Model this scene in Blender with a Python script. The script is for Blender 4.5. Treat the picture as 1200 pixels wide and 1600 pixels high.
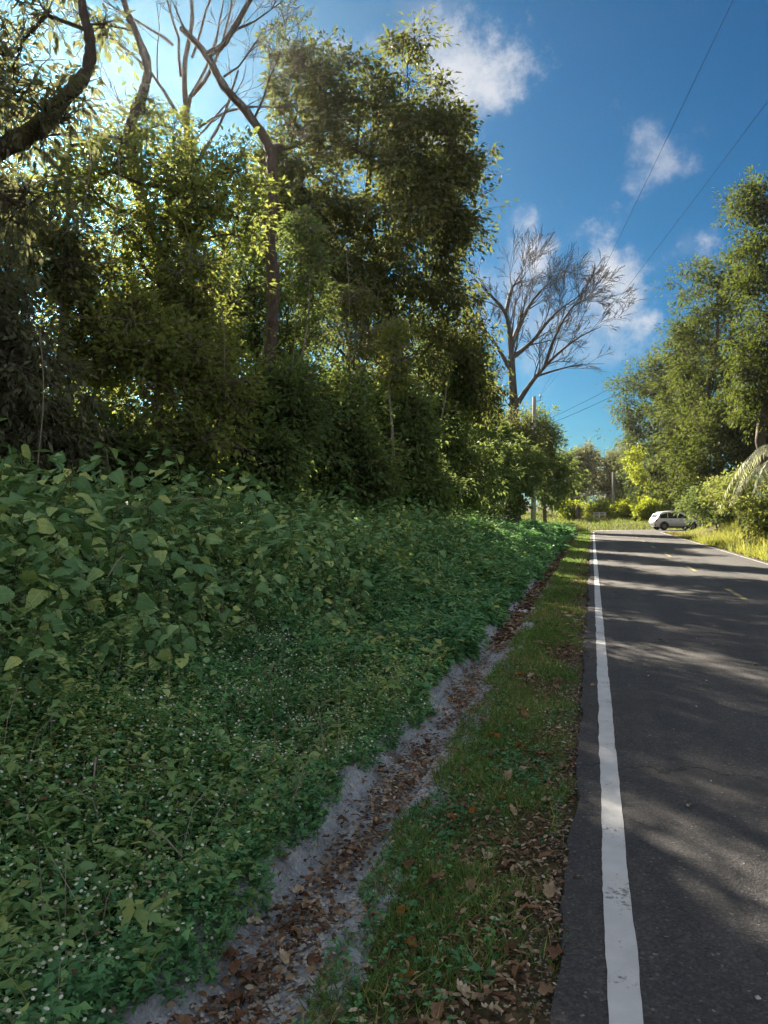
import bpy, math, random
import numpy as np
from mathutils import Vector

for o in list(bpy.data.objects):
    bpy.data.objects.remove(o, do_unlink=True)
scene = bpy.context.scene
C = scene.collection
R = math.radians
rs = np.random.RandomState(11)
random.seed(11)

# ------------------------------------------------------------------ camera
F = 1209.0                       # focal length in pixels of a 1200 x 1600 frame
TH = R(15.06)                    # the road runs along +y; the camera looks 15 degrees left of it
CT, ST = math.cos(TH), math.sin(TH)
CAM = np.array([0.0, 0.0, 1.6])
RIGHT = np.array([CT, ST, 0.0]); FWD = np.array([-ST, CT, 0.0]); UP = np.array([0, 0, 1.0])
def at(px, py, Y):               # the place that stands at depth Y in that direction
    return CAM + RIGHT * ((px - 600) / F * Y) + FWD * Y + UP * ((800 - py) / F * Y)
cam = bpy.data.cameras.new('camera')
cam.sensor_fit = 'VERTICAL'; cam.sensor_height = 36.0; cam.lens = 36.0 * F / 1600
cam.clip_start = 0.05; cam.clip_end = 3000
camo = bpy.data.objects.new('camera', cam); C.objects.link(camo)
camo.location = CAM; camo.rotation_euler = (R(90), 0, TH)
scene.camera = camo

# ------------------------------------------------------------------ sky, sun, exposure
SUN_EL = R(25.0); SUN_AZ = TH + R(22.0)          # azimuth counted from +y towards -x
SUN = Vector((-math.sin(SUN_AZ) * math.cos(SUN_EL), math.cos(SUN_AZ) * math.cos(SUN_EL), math.sin(SUN_EL)))
SKY_STRENGTH = 0.05
EXPOSURE = 2.8
world = bpy.data.worlds.new('World'); scene.world = world; world.use_nodes = True
wt = world.node_tree; wt.nodes.clear()
def wn(t, **k):
    n = wt.nodes.new(t)
    for a, b in k.items(): setattr(n, a, b)
    return n
def wl(a, b): wt.links.new(a, b)
sky = wn('ShaderNodeTexSky', sky_type='NISHITA', sun_disc=False)
sky.sun_elevation = SUN_EL; sky.sun_rotation = -SUN_AZ
sky.air_density = 1.0; sky.dust_density = 0.6; sky.ozone_density = 2.5
bg = wn('ShaderNodeBackground'); bg.inputs['Strength'].default_value = SKY_STRENGTH
out = wn('ShaderNodeOutputWorld'); wl(bg.outputs[0], out.inputs[0])
tc = wn('ShaderNodeTexCoord')
def wmath(op, a, b=None, c=None, clamp=False):
    n = wn('ShaderNodeMath', operation=op, use_clamp=clamp)
    for i, v in enumerate((a, b, c)):
        if v is None: continue
        if hasattr(v, 'links'): wl(v, n.inputs[i])
        else: n.inputs[i].default_value = v
    return n.outputs[0]
def wdot(v):
    n = wn('ShaderNodeVectorMath', operation='DOT_PRODUCT'); wl(tc.outputs['Generated'], n.inputs[0])
    n.inputs[1].default_value = tuple(v); return n.outputs['Value']
n1 = wn('ShaderNodeTexNoise'); n1.inputs['Scale'].default_value = 10.0; n1.inputs['Detail'].default_value = 12.0
n1.inputs['Roughness'].default_value = 0.66; n1.inputs['Distortion'].default_value = 0.0
wl(tc.outputs['Generated'], n1.inputs['Vector'])
n2 = wn('ShaderNodeTexNoise'); n2.inputs['Scale'].default_value = 2.3; n2.inputs['Detail'].default_value = 6.0
wl(tc.outputs['Generated'], n2.inputs['Vector'])
nz = wmath('SUBTRACT', n1.outputs['Fac'], 0.5)
# cumulus puffs: direction, size (tangent units), opacity
PUFFS = [(722, 118, .098, .052, .85), (700, 185, .026, .05, .50), (1040, 262, .040, .034, .50), (950, 425, .080, .066, .90),
         (850, 500, .10, .06, .42), (520, 72, .034, .010, .35), (680, 28, .04, .02, .16), (1070, 385, .014, .02, .10)]
acc = None
for k, (px, py, rx, ry, op) in enumerate(PUFFS):
    if py is None:
        a = TH + R(60 + 30 * px); e = R(14 + (px * 17) % 34)
        d = np.array([-math.sin(a) * math.cos(e), math.cos(a) * math.cos(e), math.sin(e)])
    else:
        d = at(px, py, 1.0) - CAM; d = d / np.linalg.norm(d)
    r_ = np.cross(d, UP); r_ /= np.linalg.norm(r_); u_ = np.cross(r_, d)
    dz = wmath('MAXIMUM', wdot(d), 0.05)
    a_ = wmath('DIVIDE', wmath('DIVIDE', wdot(r_), dz), rx)
    b_ = wmath('DIVIDE', wmath('DIVIDE', wdot(u_), dz), ry)
    q = wmath('SQRT', wmath('ADD', wmath('MULTIPLY', a_, a_), wmath('MULTIPLY', b_, b_)))
    q = wmath('ADD', q, wmath('MULTIPLY', nz, -5.5))
    mr = wn('ShaderNodeMapRange', interpolation_type='SMOOTHSTEP')
    wl(q, mr.inputs['Value'])
    mr.inputs['From Min'].default_value = 1.35; mr.inputs['From Max'].default_value = -0.1
    mr.inputs['To Min'].default_value = 0.0; mr.inputs['To Max'].default_value = op
    front = wmath('GREATER_THAN', wdot(d), 0.2)
    m = wmath('MULTIPLY', mr.outputs[0], front)
    acc = m if acc is None else wmath('MAXIMUM', acc, m)
mixc = wn('ShaderNodeMix', data_type='RGBA')
gam = wn('ShaderNodeGamma'); gam.inputs['Gamma'].default_value = 1.12; wl(sky.outputs[0], gam.inputs['Color'])
tint = wn('ShaderNodeMix', data_type='RGBA', blend_type='MULTIPLY'); tint.inputs[0].default_value = 1.0
wl(gam.outputs[0], tint.inputs[6]); tint.inputs[7].default_value = (.030, .128, .180, 1)
# extra cloud added outside the view cone, denser than inside it, for fill light
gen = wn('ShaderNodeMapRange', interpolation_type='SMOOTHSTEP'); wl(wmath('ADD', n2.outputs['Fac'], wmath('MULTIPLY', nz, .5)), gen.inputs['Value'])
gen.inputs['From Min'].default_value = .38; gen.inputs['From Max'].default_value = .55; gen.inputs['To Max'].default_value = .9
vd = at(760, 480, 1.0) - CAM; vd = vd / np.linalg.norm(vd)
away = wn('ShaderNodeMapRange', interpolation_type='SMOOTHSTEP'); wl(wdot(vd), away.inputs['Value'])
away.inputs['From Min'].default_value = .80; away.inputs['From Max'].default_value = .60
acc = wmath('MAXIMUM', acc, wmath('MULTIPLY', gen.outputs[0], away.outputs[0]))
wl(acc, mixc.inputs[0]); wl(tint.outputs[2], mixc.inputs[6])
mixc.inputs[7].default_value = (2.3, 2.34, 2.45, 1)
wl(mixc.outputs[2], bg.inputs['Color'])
sl = bpy.data.lights.new('sun', 'SUN'); sl.energy = 3.7; sl.angle = R(0.53); sl.color = (1.0, 0.88, 0.70)
so = bpy.data.objects.new('sun', sl); C.objects.link(so); so.location = (-40, 60, 50)
so.rotation_euler = SUN.to_track_quat('Z', 'Y').to_euler()
vs = scene.view_settings
vs.view_transform = 'Standard'; vs.look = 'None'; vs.gamma = 1; vs.exposure = EXPOSURE; vs.use_curve_mapping = False
scene.render.engine = 'CYCLES'
cy = scene.cycles
cy.max_bounces = 8; cy.diffuse_bounces = 5; cy.transmission_bounces = 6; cy.transparent_max_bounces = 8
cy.sample_clamp_indirect = 6; cy.use_denoising = True; cy.caustics_reflective = False; cy.caustics_refractive = False

# ------------------------------------------------------------------ materials
def mat(name):
    m = bpy.data.materials.new(name); m.use_nodes = True; m.node_tree.nodes.clear(); return m
class NT:
    def __init__(s, m):
        s.t = m.node_tree; s.out = s.n('ShaderNodeOutputMaterial')
    def n(s, t, ins=None, **k):
        n = s.t.nodes.new(t)
        for a, b in k.items(): setattr(n, a, b)
        for a, b in (ins or {}).items():
            if hasattr(b, 'links'): s.t.links.new(b, n.inputs[a])
            else: n.inputs[a].default_value = b
        return n
    def l(s, a, b): s.t.links.new(a, b)
    def ramp(s, fac, stops, interp='LINEAR'):
        r = s.n('ShaderNodeValToRGB'); s.l(fac, r.inputs[0]); e = r.color_ramp.elements; r.color_ramp.interpolation = interp
        while len(e) < len(stops): e.new(0.5)
        for i, (p, c) in enumerate(stops): e[i].position = p; e[i].color = (*c, 1)
        return r.outputs[0]
    def noise(s, vec, scale, detail=4, rough=0.55):
        return s.n('ShaderNodeTexNoise', {'Vector': vec, 'Scale': scale, 'Detail': detail, 'Roughness': rough})
    def bump(s, h, strength, dist):
        return s.n('ShaderNodeBump', {'Height': h, 'Strength': strength, 'Distance': dist}).outputs[0]

def leaf_mat(name, stops, trans, tr=0.42, gain=1.45, rough=0.62, gloss=0.14, vein=False):
    m = mat(name); t = NT(m)
    a = t.n('ShaderNodeAttribute', attribute_name='rnd').outputs['Fac']
    oi = t.n('ShaderNodeObjectInfo').outputs['Random']
    geo = t.n('ShaderNodeTexCoord').outputs['Object']
    nz_ = t.noise(geo, 0.55, 2).outputs['Fac']
    f = t.n('ShaderNodeMath', {0: a, 1: t.n('ShaderNodeMath', {0: nz_, 1: -0.5, 2: 0.0}, operation='ADD').outputs[0]}, operation='ADD', use_clamp=True)
    f2 = t.n('ShaderNodeMath', {0: oi, 1: 0.16, 2: f.outputs[0]}, operation='MULTIPLY_ADD')
    f3 = t.n('ShaderNodeMath', {0: f2.outputs[0], 1: 0.08}, operation='SUBTRACT', use_clamp=True)
    col = t.ramp(f3.outputs[0], [(q, tuple(min(.85, x_ * gain) for x_ in c)) for q, c in stops])
    if vein:                                        # pale midrib and side veins, laid out along each leaf
        lx = t.n('ShaderNodeMath', {0: t.n('ShaderNodeAttribute', attribute_name='lx').outputs['Fac']}, operation='ABSOLUTE').outputs[0]
        ly = t.n('ShaderNodeAttribute', attribute_name='ly').outputs['Fac']
        mid = t.n('ShaderNodeMapRange', {'Value': lx, 'From Min': .030, 'From Max': .008}).outputs[0]
        ph_ = t.n('ShaderNodeMath', {0: lx, 1: -.75, 2: ly}, operation='MULTIPLY_ADD').outputs[0]
        sv = t.n('ShaderNodeMath', {0: t.n('ShaderNodeMath', {0: ph_, 1: 46.0}, operation='MULTIPLY').outputs[0]}, operation='SINE').outputs[0]
        sv = t.n('ShaderNodeMapRange', {'Value': sv, 'From Min': .80, 'From Max': 1.0, 'To Max': .55}).outputs[0]
        vn = t.n('ShaderNodeMath', {0: mid, 1: sv}, operation='MAXIMUM').outputs[0]
        spot = t.ramp(t.noise(geo, 9, 5, .7).outputs['Fac'], [(.35, (.78, .80, .78)), (.65, (1.15, 1.12, 1.05))])
        col = t.n('ShaderNodeMix', {0: 1.0, 6: col, 7: spot}, data_type='RGBA', blend_type='MULTIPLY').outputs[2]
        lite = t.n('ShaderNodeMix', {0: 1.0, 6: col, 7: (1.55, 1.42, 1.40, 1)}, data_type='RGBA', blend_type='MULTIPLY').outputs[2]
        col = t.n('ShaderNodeMix', {0: vn, 6: col, 7: lite}, data_type='RGBA').outputs[2]
    p = t.n('ShaderNodeBsdfPrincipled', {'Base Color': col, 'Roughness': rough, 'Specular IOR Level': gloss})
    if vein: t.l(t.bump(vn, -.6, .004), p.inputs['Normal'])
    tcol = t.n('ShaderNodeMix', {0: 0.55, 6: col, 7: (*trans, 1)}, data_type='RGBA').outputs[2]
    tl = t.n('ShaderNodeBsdfTranslucent', {'Color': tcol})
    mx = t.n('ShaderNodeMixShader', {0: tr, 1: p.outputs[0], 2: tl.outputs[0]})
    t.l(mx.outputs[0], t.out.inputs[0])
    return m
G = lambda r, g, b: (r, g, b)
M = {}
M['mango'] = leaf_mat('mango_leaf', [(0, G(.035, .052, .022)), (.5, G(.062, .080, .030)), (.85, G(.10, .108, .036)), (1, G(.15, .12, .05))], (.24, .27, .05), gloss=.25)
M['yellowgreen'] = leaf_mat('yellow_green_leaf', [(0, G(.055, .080, .026)), (.5, G(.095, .125, .036)), (1, G(.16, .165, .05))], (.36, .39, .07), tr=.48, gain=1.7)
M['dark'] = leaf_mat('dark_leaf', [(0, G(.030, .050, .020)), (.6, G(.055, .085, .030)), (1, G(.095, .115, .035))], (.24, .30, .06), gain=2.4)
M['olive'] = leaf_mat('olive_leaf', [(0, G(.045, .060, .028)), (.5, G(.075, .090, .036)), (1, G(.13, .125, .05))], (.26, .28, .06), gloss=.15)
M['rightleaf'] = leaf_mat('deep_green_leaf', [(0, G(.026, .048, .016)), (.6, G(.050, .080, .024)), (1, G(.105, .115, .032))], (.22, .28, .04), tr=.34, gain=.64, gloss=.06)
M['greyleaf'] = leaf_mat('grey_green_leaf', [(0, G(.060, .070, .042)), (.5, G(.10, .11, .065)), (1, G(.17, .16, .10))], (.26, .27, .09))
M['weed'] = leaf_mat('broad_weed_leaf', [(0, G(.040, .082, .036)), (.45, G(.074, .132, .058)), (.8, G(.115, .175, .075)), (1, G(.21, .23, .07))], (.22, .34, .06), tr=.33, rough=.6, gain=2.7)
M['weed_veined'] = leaf_mat('veined_weed_leaf', [(0, G(.040, .082, .036)), (.45, G(.074, .132, .058)), (.8, G(.115, .175, .075)), (1, G(.21, .23, .07))], (.22, .34, .06), tr=.33, rough=.6, gain=2.7, vein=True)
M['cover'] = leaf_mat('ground_cover_leaf', [(0, G(.024, .066, .032)), (.5, G(.046, .112, .050)), (.9, G(.078, .155, .055)), (1, G(.14, .18, .06))], (.16, .30, .05), tr=.33, gain=2.7)
M['cover_light'] = leaf_mat('light_cover_leaf', [(0, G(.055, .105, .040)), (.6, G(.085, .140, .050)), (1, G(.17, .18, .06))], (.22, .32, .06), tr=.33, gain=2.5)
M['grass'] = leaf_mat('grass_blade', [(0, G(.035, .085, .022)), (.5, G(.065, .13, .03)), (.85, G(.11, .16, .04)), (1, G(.28, .23, .10))], (.22, .32, .05), tr=.35, gain=1.8)
M['drygrass'] = leaf_mat('sunny_grass', [(0, G(.08, .12, .022)), (.5, G(.15, .18, .034)), (1, G(.30, .26, .09))], (.40, .42, .06), tr=.42)
M['fargrass'] = leaf_mat('green_far_grass', [(0, G(.05, .09, .018)), (.6, G(.10, .13, .028)), (1, G(.22, .20, .06))], (.26, .32, .05), tr=.38, gain=1.3)
M['vine'] = leaf_mat('bright_vine_leaf', [(0, G(.10, .15, .018)), (1, G(.20, .22, .03))], (.45, .50, .03), tr=.5)
M['palm'] = leaf_mat('pale_palm_leaflet', [(0, G(.22, .24, .13)), (1, G(.42, .42, .30))], (.40, .42, .20), tr=.3)
M['litter'] = leaf_mat('dry_leaf', [(0, G(.060, .036, .024)), (.3, G(.13, .070, .040)), (.6, G(.21, .13, .075)), (.85, G(.34, .26, .17)), (1, G(.50, .43, .31))], (.30, .14, .04), tr=.18, rough=.65, gloss=.25, gain=1.1)
M['litter_orange'] = leaf_mat('orange_leaf', [(0, G(.20, .085, .02)), (1, G(.36, .17, .03))], (.42, .20, .03), tr=.25, gain=1.0)
M['flower'] = leaf_mat('white_petal', [(0, G(.62, .62, .45)), (1, G(.82, .82, .72))], (.6, .6, .4), tr=.25, gain=1.0)

def simple(name, c1, c2, scale, rough=.85, bump=.4, dist=.01, spec=.2, stretch=None):
    m = mat(name); t = NT(m); v = t.n('ShaderNodeTexCoord').outputs['Object']
    if stretch: v = t.n('ShaderNodeMapping', {'Vector': v, 'Scale': stretch}).outputs[0]
    nz_ = t.noise(v, scale, 7, .62).outputs['Fac']
    col = t.ramp(nz_, [(.30, c1), (.70, c2)])
    p = t.n('ShaderNodeBsdfPrincipled', {'Base Color': col, 'Roughness': rough, 'Specular IOR Level': spec, 'Normal': t.bump(nz_, bump, dist)})
    t.l(p.outputs[0], t.out.inputs[0]); return m
M['bark'] = simple('bark', (.10, .078, .060), (.24, .19, .15), 16, stretch=(1, 1, .35), dist=.05, bump=1.0)
M['bark_dark'] = simple('dark_bark', (.055, .044, .036), (.13, .105, .085), 16, stretch=(1, 1, .35), dist=.05, bump=1.0)
M['bark_pale'] = simple('pale_bark', (.17, .145, .12), (.32, .28, .24), 7, stretch=(1, 1, .3), dist=.02, bump=.6)
M['bark_grey'] = simple('grey_bark', (.050, .046, .043), (.11, .103, .097), 8, stretch=(1, 1, .3), dist=.03, bump=.7)
M['bark_red'] = simple('reddish_bark', (.060, .046, .038), (.14, .105, .085), 15, stretch=(1, 1, .4), dist=.05, bump=1.0)
M['stem'] = simple('green_stem', (.06, .085, .03), (.13, .14, .05), 20, rough=.6)
M['stick'] = simple('dry_stick', (.16, .13, .10), (.34, .29, .23), 30)
M['soil'] = None
m = mat('gunite'); t = NT(m); v = t.n('ShaderNodeTexCoord').outputs['Object']
a = t.noise(v, 5, 8, .7).outputs['Fac']; b = t.noise(v, 60, 5, .7).outputs['Fac']; d_ = t.noise(v, 2.2, 6, .65).outputs['Fac']
c1 = t.ramp(a, [(.3, (.31, .34, .365)), (.7, (.50, .535, .56))]); c2 = t.ramp(b, [(.3, (.6, .6, .6)), (.7, (1.25, 1.25, 1.25))])
col = t.n('ShaderNodeMix', {0: 1.0, 6: c1, 7: c2}, data_type='RGBA', blend_type='MULTIPLY').outputs[2]
dirt = t.n('ShaderNodeMapRange', {'Value': d_, 'From Min': .55, 'From Max': .72}).outputs[0]
col = t.n('ShaderNodeMix', {0: dirt, 6: col, 7: (.085, .070, .052, 1)}, data_type='RGBA').outputs[2]
h = t.n('ShaderNodeMath', {0: a, 1: b}, operation='ADD').outputs[0]
p = t.n('ShaderNodeBsdfPrincipled', {'Base Color': col, 'Roughness': .92, 'Specular IOR Level': .2, 'Normal': t.bump(h, .9, .02)})
t.l(p.outputs[0], t.out.inputs[0]); M['concrete'] = m
M['polewood'] = simple('weathered_pole', (.26, .245, .225), (.42, .40, .37), 6, stretch=(1, 1, .12), dist=.01)
M['metal'] = simple('galvanised', (.30, .31, .32), (.42, .43, .44), 30, rough=.45, spec=.5, bump=.05)
M['cable'] = simple('black_cable', (.040, .040, .042), (.055, .055, .058), 10, rough=1.0, spec=0.0, bump=0)
M['ceramic'] = simple('porcelain', (.55, .54, .52), (.7, .69, .66), 5, rough=.3, spec=.5, bump=0)
M['pebble'] = simple('pale_pebble', (.30, .29, .27), (.52, .50, .46), 12)
M['grit'] = simple('grey_grit', (.09, .085, .078), (.27, .25, .22), 60)
M['litterpaper'] = simple('crumpled_wrapper', (.40, .42, .45), (.58, .60, .63), 14, rough=.5)
M['sign'] = simple('orange_sign', (.55, .24, .02), (.62, .29, .03), 4, rough=.45, bump=0)
M['board'] = simple('pale_board', (.45, .44, .40), (.62, .60, .55), 6)
def plain(name, col, rough=.4, spec=.5, metal=0., coat=0.):
    m = mat(name); t = NT(m); v = t.n('ShaderNodeTexCoord').outputs['Object']
    nz_ = t.noise(v, 3, 4).outputs['Fac']
    c = t.ramp(nz_, [(.3, tuple(x * .94 for x in col)), (.7, col)])
    p = t.n('ShaderNodeBsdfPrincipled', {'Base Color': c, 'Roughness': rough, 'Specular IOR Level': spec, 'Metallic': metal, 'Coat Weight': coat})
    t.l(p.outputs[0], t.out.inputs[0]); return m
M['carpaint'] = plain('white_car_paint', (.70, .70, .71), .3, .5, 0, .5)
M['glass'] = plain('tinted_glass', (.012, .014, .016), .06, .6)
M['rubber'] = plain('tyre_rubber', (.018, .018, .019), .8, .2)
M['rim'] = plain('dark_alloy', (.16, .16, .17), .35, .5, .7)
M['trim'] = plain('black_trim', (.025, .025, .027), .6, .3)
M['redlamp'] = plain('red_lamp', (.35, .02, .02), .15, .5)
M['clearlamp'] = plain('clear_lamp', (.7, .72, .74), .1, .6)

m = mat('forest_floor'); t = NT(m); v = t.n('ShaderNodeTexCoord').outputs['Object']
a = t.noise(v, 1.3, 6).outputs['Fac']; b = t.noise(v, 26, 6, .7).outputs['Fac']
c1 = t.ramp(a, [(.35, (.045, .055, .022)), (.65, (.085, .075, .042))])
c2 = t.ramp(b, [(.35, (.035, .030, .020)), (.7, (.17, .13, .08))])
col = t.n('ShaderNodeMix', {0: .5, 6: c1, 7: c2}, data_type='RGBA').outputs[2]
p = t.n('ShaderNodeBsdfPrincipled', {'Base Color': col, 'Roughness': .95, 'Specular IOR Level': .1, 'Normal': t.bump(b, .7, .03)})
t.l(p.outputs[0], t.out.inputs[0]); M['soil'] = m

m = mat('asphalt'); t = NT(m); v = t.n('ShaderNodeTexCoord').outputs['Object']
big = t.noise(v, .55, 5, .6).outputs['Fac']; mid = t.noise(v, 9, 5, .7).outputs['Fac']
vor = t.n('ShaderNodeTexVoronoi', {'Vector': v, 'Scale': 95.0})
grain = t.noise(v, 210, 2, .5).outputs['Fac']
col = t.ramp(big, [(.3, (.055, .056, .059)), (.7, (.084, .082, .081))])
agg = t.ramp(vor.outputs['Color'], [(.0, (.55, .55, .55)), (.6, (1.0, 1.0, 1.0)), (.90, (1.6, 1.52, 1.45)), (1.0, (4.5, 4.2, 3.9))])
col = t.n('ShaderNodeMix', {0: 1.0, 6: col, 7: agg}, data_type='RGBA', blend_type='MULTIPLY').outputs[2]
mm = t.ramp(mid, [(.25, (.72, .72, .74)), (.75, (1.25, 1.22, 1.18))])
col = t.n('ShaderNodeMix', {0: 1.0, 6: col, 7: mm}, data_type='RGBA', blend_type='MULTIPLY').outputs[2]
wv = t.n('ShaderNodeMapping', {'Vector': v, 'Scale': (1.1, .05, 1)}).outputs[0]   # tyre tracks along the lane
tr_ = t.ramp(t.noise(wv, 1.2, 3).outputs['Fac'], [(.35, (.74, .74, .76)), (.65, (1.22, 1.2, 1.17))])
col = t.n('ShaderNodeMix', {0: 1.0, 6: col, 7: tr_}, data_type='RGBA', blend_type='MULTIPLY').outputs[2]
# cracks: thin lines of a warped cell pattern, only where a broad noise lets them show
cw = t.n('ShaderNodeMapping', {'Vector': v, 'Scale': (.55, .42, 1)}).outputs[0]
cd = t.noise(v, 2.6, 5, .65).outputs['Color']
cwv = t.n('ShaderNodeMix', {0: .22, 6: cw, 7: cd}, data_type='RGBA').outputs[2]
cv = t.n('ShaderNodeTexVoronoi', {'Vector': cwv, 'Scale': 1.0}, feature='DISTANCE_TO_EDGE').outputs['Distance']
cl_ = t.n('ShaderNodeMapRange', {'Value': cv, 'From Min': .0060, 'From Max': .0018}).outputs[0]
cm_ = t.n('ShaderNodeMapRange', {'Value': t.noise(v, .31, 3).outputs['Fac'], 'From Min': .42, 'From Max': .52}).outputs[0]
ck = t.n('ShaderNodeMath', {0: cl_, 1: cm_}, operation='MULTIPLY').outputs[0]
col = t.n('ShaderNodeMix', {0: ck, 6: col, 7: (.018, .017, .016, 1)}, data_type='RGBA').outputs[2]
st_ = t.n('ShaderNodeMapRange', {'Value': t.noise(v, 1.15, 6, .6).outputs['Fac'], 'From Min': .52, 'From Max': .68, 'To Max': .65}).outputs[0]
col = t.n('ShaderNodeMix', {0: st_, 6: col, 7: (.045, .042, .040, 1)}, data_type='RGBA').outputs[2]
h = t.n('ShaderNodeMath', {0: vor.outputs['Distance'], 1: grain}, operation='ADD').outputs[0]
p = t.n('ShaderNodeBsdfPrincipled', {'Base Color': col, 'Roughness': .82, 'Specular IOR Level': .35, 'Normal': t.bump(h, .9, .005)})
t.l(p.outputs[0], t.out.inputs[0]); M['asphalt'] = m

def paint(name, c, worn, amount):
    m = mat(name); t = NT(m); v = t.n('ShaderNodeTexCoord').outputs['Object']
    n_ = t.noise(v, 34, 7, .75).outputs['Fac']; bg_ = t.noise(v, 2.3, 4).outputs['Fac']
    f = t.n('ShaderNodeMath', {0: n_, 1: bg_}, operation='ADD').outputs[0]
    f = t.n('ShaderNodeMapRange', {'Value': f, 'From Min': 1.28 - amount, 'From Max': 1.40 - amount}).outputs[0]
    sp = t.ramp(t.noise(v, 6, 5).outputs['Fac'], [(.3, tuple(x * .80 for x in c)), (.7, c)])
    col = t.n('ShaderNodeMix', {0: f, 6: sp, 7: (*worn, 1)}, data_type='RGBA').outputs[2]
    vor = t.n('ShaderNodeTexVoronoi', {'Vector': v, 'Scale': 150.0})
    p = t.n('ShaderNodeBsdfPrincipled', {'Base Color': col, 'Roughness': .6, 'Specular IOR Level': .3, 'Normal': t.bump(vor.outputs['Distance'], .5, .003)})
    t.l(p.outputs[0], t.out.inputs[0]); return m
M['whitepaint'] = paint('white_road_paint', (.60, .60, .59), (.15, .148, .145), .14)
M['wornwhite'] = paint('worn_white_paint', (.50, .50, .48), (.11, .105, .10), .25)
M['yellowpaint'] = paint('yellow_road_paint', (.42, .34, .15), (.09, .085, .075), .30)

# ------------------------------------------------------------------ mesh helpers
def link(name, me, material=None, parent=None, loc=(0, 0, 0), label=None, cat=None, group=None, kind=None):
    o = bpy.data.objects.new(name, me); C.objects.link(o); o.location = loc
    if material is not None and me is not None and not me.materials: me.materials.append(material)
    if parent is not None: o.parent = parent
    if label: o['label'] = label
    if cat: o['category'] = cat
    if group: o['group'] = group
    if kind: o['kind'] = kind
    return o
def thing(name, label, cat, loc=(0, 0, 0), rz=0.0, group=None):
    o = link(name, None, label=label, cat=cat, group=group, loc=loc); o.rotation_euler = (0, 0, rz); o.empty_display_size = .1
    return o
class MB:
    def __init__(s): s.v = []; s.f = []
    def add(s, vs_, fs):
        k = len(s.v); s.v += [tuple(map(float, q)) for q in vs_]; s.f += [tuple(i + k for i in q) for q in fs]
    def tube(s, path, rad, sides=6, cap=True, rough=0.0):
        path = np.asarray(path, float); n = len(path)
        t_ = np.gradient(path, axis=0); t_ /= np.linalg.norm(t_, axis=1)[:, None] + 1e-9
        ref = np.array([1.0, 0.13, 0.07]) if abs(t_.mean(0)[0]) < .8 else np.array([0.05, 1.0, .1])
        a_ = np.cross(t_, ref); a_ /= np.linalg.norm(a_, axis=1)[:, None] + 1e-9; b_ = np.cross(t_, a_)
        an = np.arange(sides) * 2 * math.pi / sides
        ring = (a_[:, None, :] * np.cos(an)[None, :, None] + b_[:, None, :] * np.sin(an)[None, :, None])
        rr_ = np.repeat(np.asarray(rad, float)[:, None], sides, 1)
        if rough: rr_ = rr_ * (1 + rough * rs.normal(size=rr_.shape) + rough * np.sin(an * 3 + rs.rand() * 6)[None, :])
        V = path[:, None, :] + ring * rr_[:, :, None]
        fs = []
        for i in range(n - 1):
            for j in range(sides):
                k = (j + 1) % sides
                fs.append((i * sides + j, i * sides + k, (i + 1) * sides + k, (i + 1) * sides + j))
        if cap: fs.append(tuple((n - 1) * sides + j for j in range(sides))); fs.append(tuple(range(sides - 1, -1, -1)))
        s.add(V.reshape(-1, 3), fs)
    def box(s, c, d, rz=0.0):
        x, y, z = (q / 2 for q in d); vs_ = []
        for sx, sy, sz in ((-1,-1,-1),(1,-1,-1),(1,1,-1),(-1,1,-1),(-1,-1,1),(1,-1,1),(1,1,1),(-1,1,1)):
            px, py = sx * x, sy * y
            vs_.append((c[0] + px * math.cos(rz) - py * math.sin(rz), c[1] + px * math.sin(rz) + py * math.cos(rz), c[2] + sz * z))
        s.add(vs_, [(0,3,2,1),(4,5,6,7),(0,1,5,4),(1,2,6,5),(2,3,7,6),(3,0,4,7)])
    def mesh(s, name, smooth=False):
        me = bpy.data.meshes.new(name); me.from_pydata(s.v, [], s.f)
        if smooth: me.polygons.foreach_set('use_smooth', [True] * len(me.polygons))
        me.update(); return me

T_DIAMOND = (np.array([(0, 0, 0), (.5, .42, .14), (0, 1, -.12), (-.5, .42, .14)], float), [(0, 1, 2), (0, 2, 3)])
T_LEAF = (np.array([(0, 0, 0), (.42, .25, .12), (.42, .60, .08), (0, 1, -.18), (-.42, .60, .08), (-.42, .25, .12)], float),
          [(0, 1, 2, 3), (0, 3, 4, 5)])
T_BLADE = (np.array([(-.5, 0, 0), (.5, 0, 0), (.36, .55, .0), (-.36, .55, .0), (0, 1, 0)], float), [(0, 1, 2, 3), (3, 2, 4)])
T_PETAL = (np.array([(0, 0, 0), (.5, .1, .1), (.3, .5, .15), (0, .62, .1), (-.3, .5, .15), (-.5, .1, .1), (-.3, -.4, .15), (.3, -.4, .15)], float),
           [(0, 1, 2, 3), (0, 3, 4, 5), (0, 5, 6, 7), (0, 7, 1)])
def nrm(v): return v / (np.linalg.norm(v, axis=-1, keepdims=True) + 1e-9)
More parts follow.
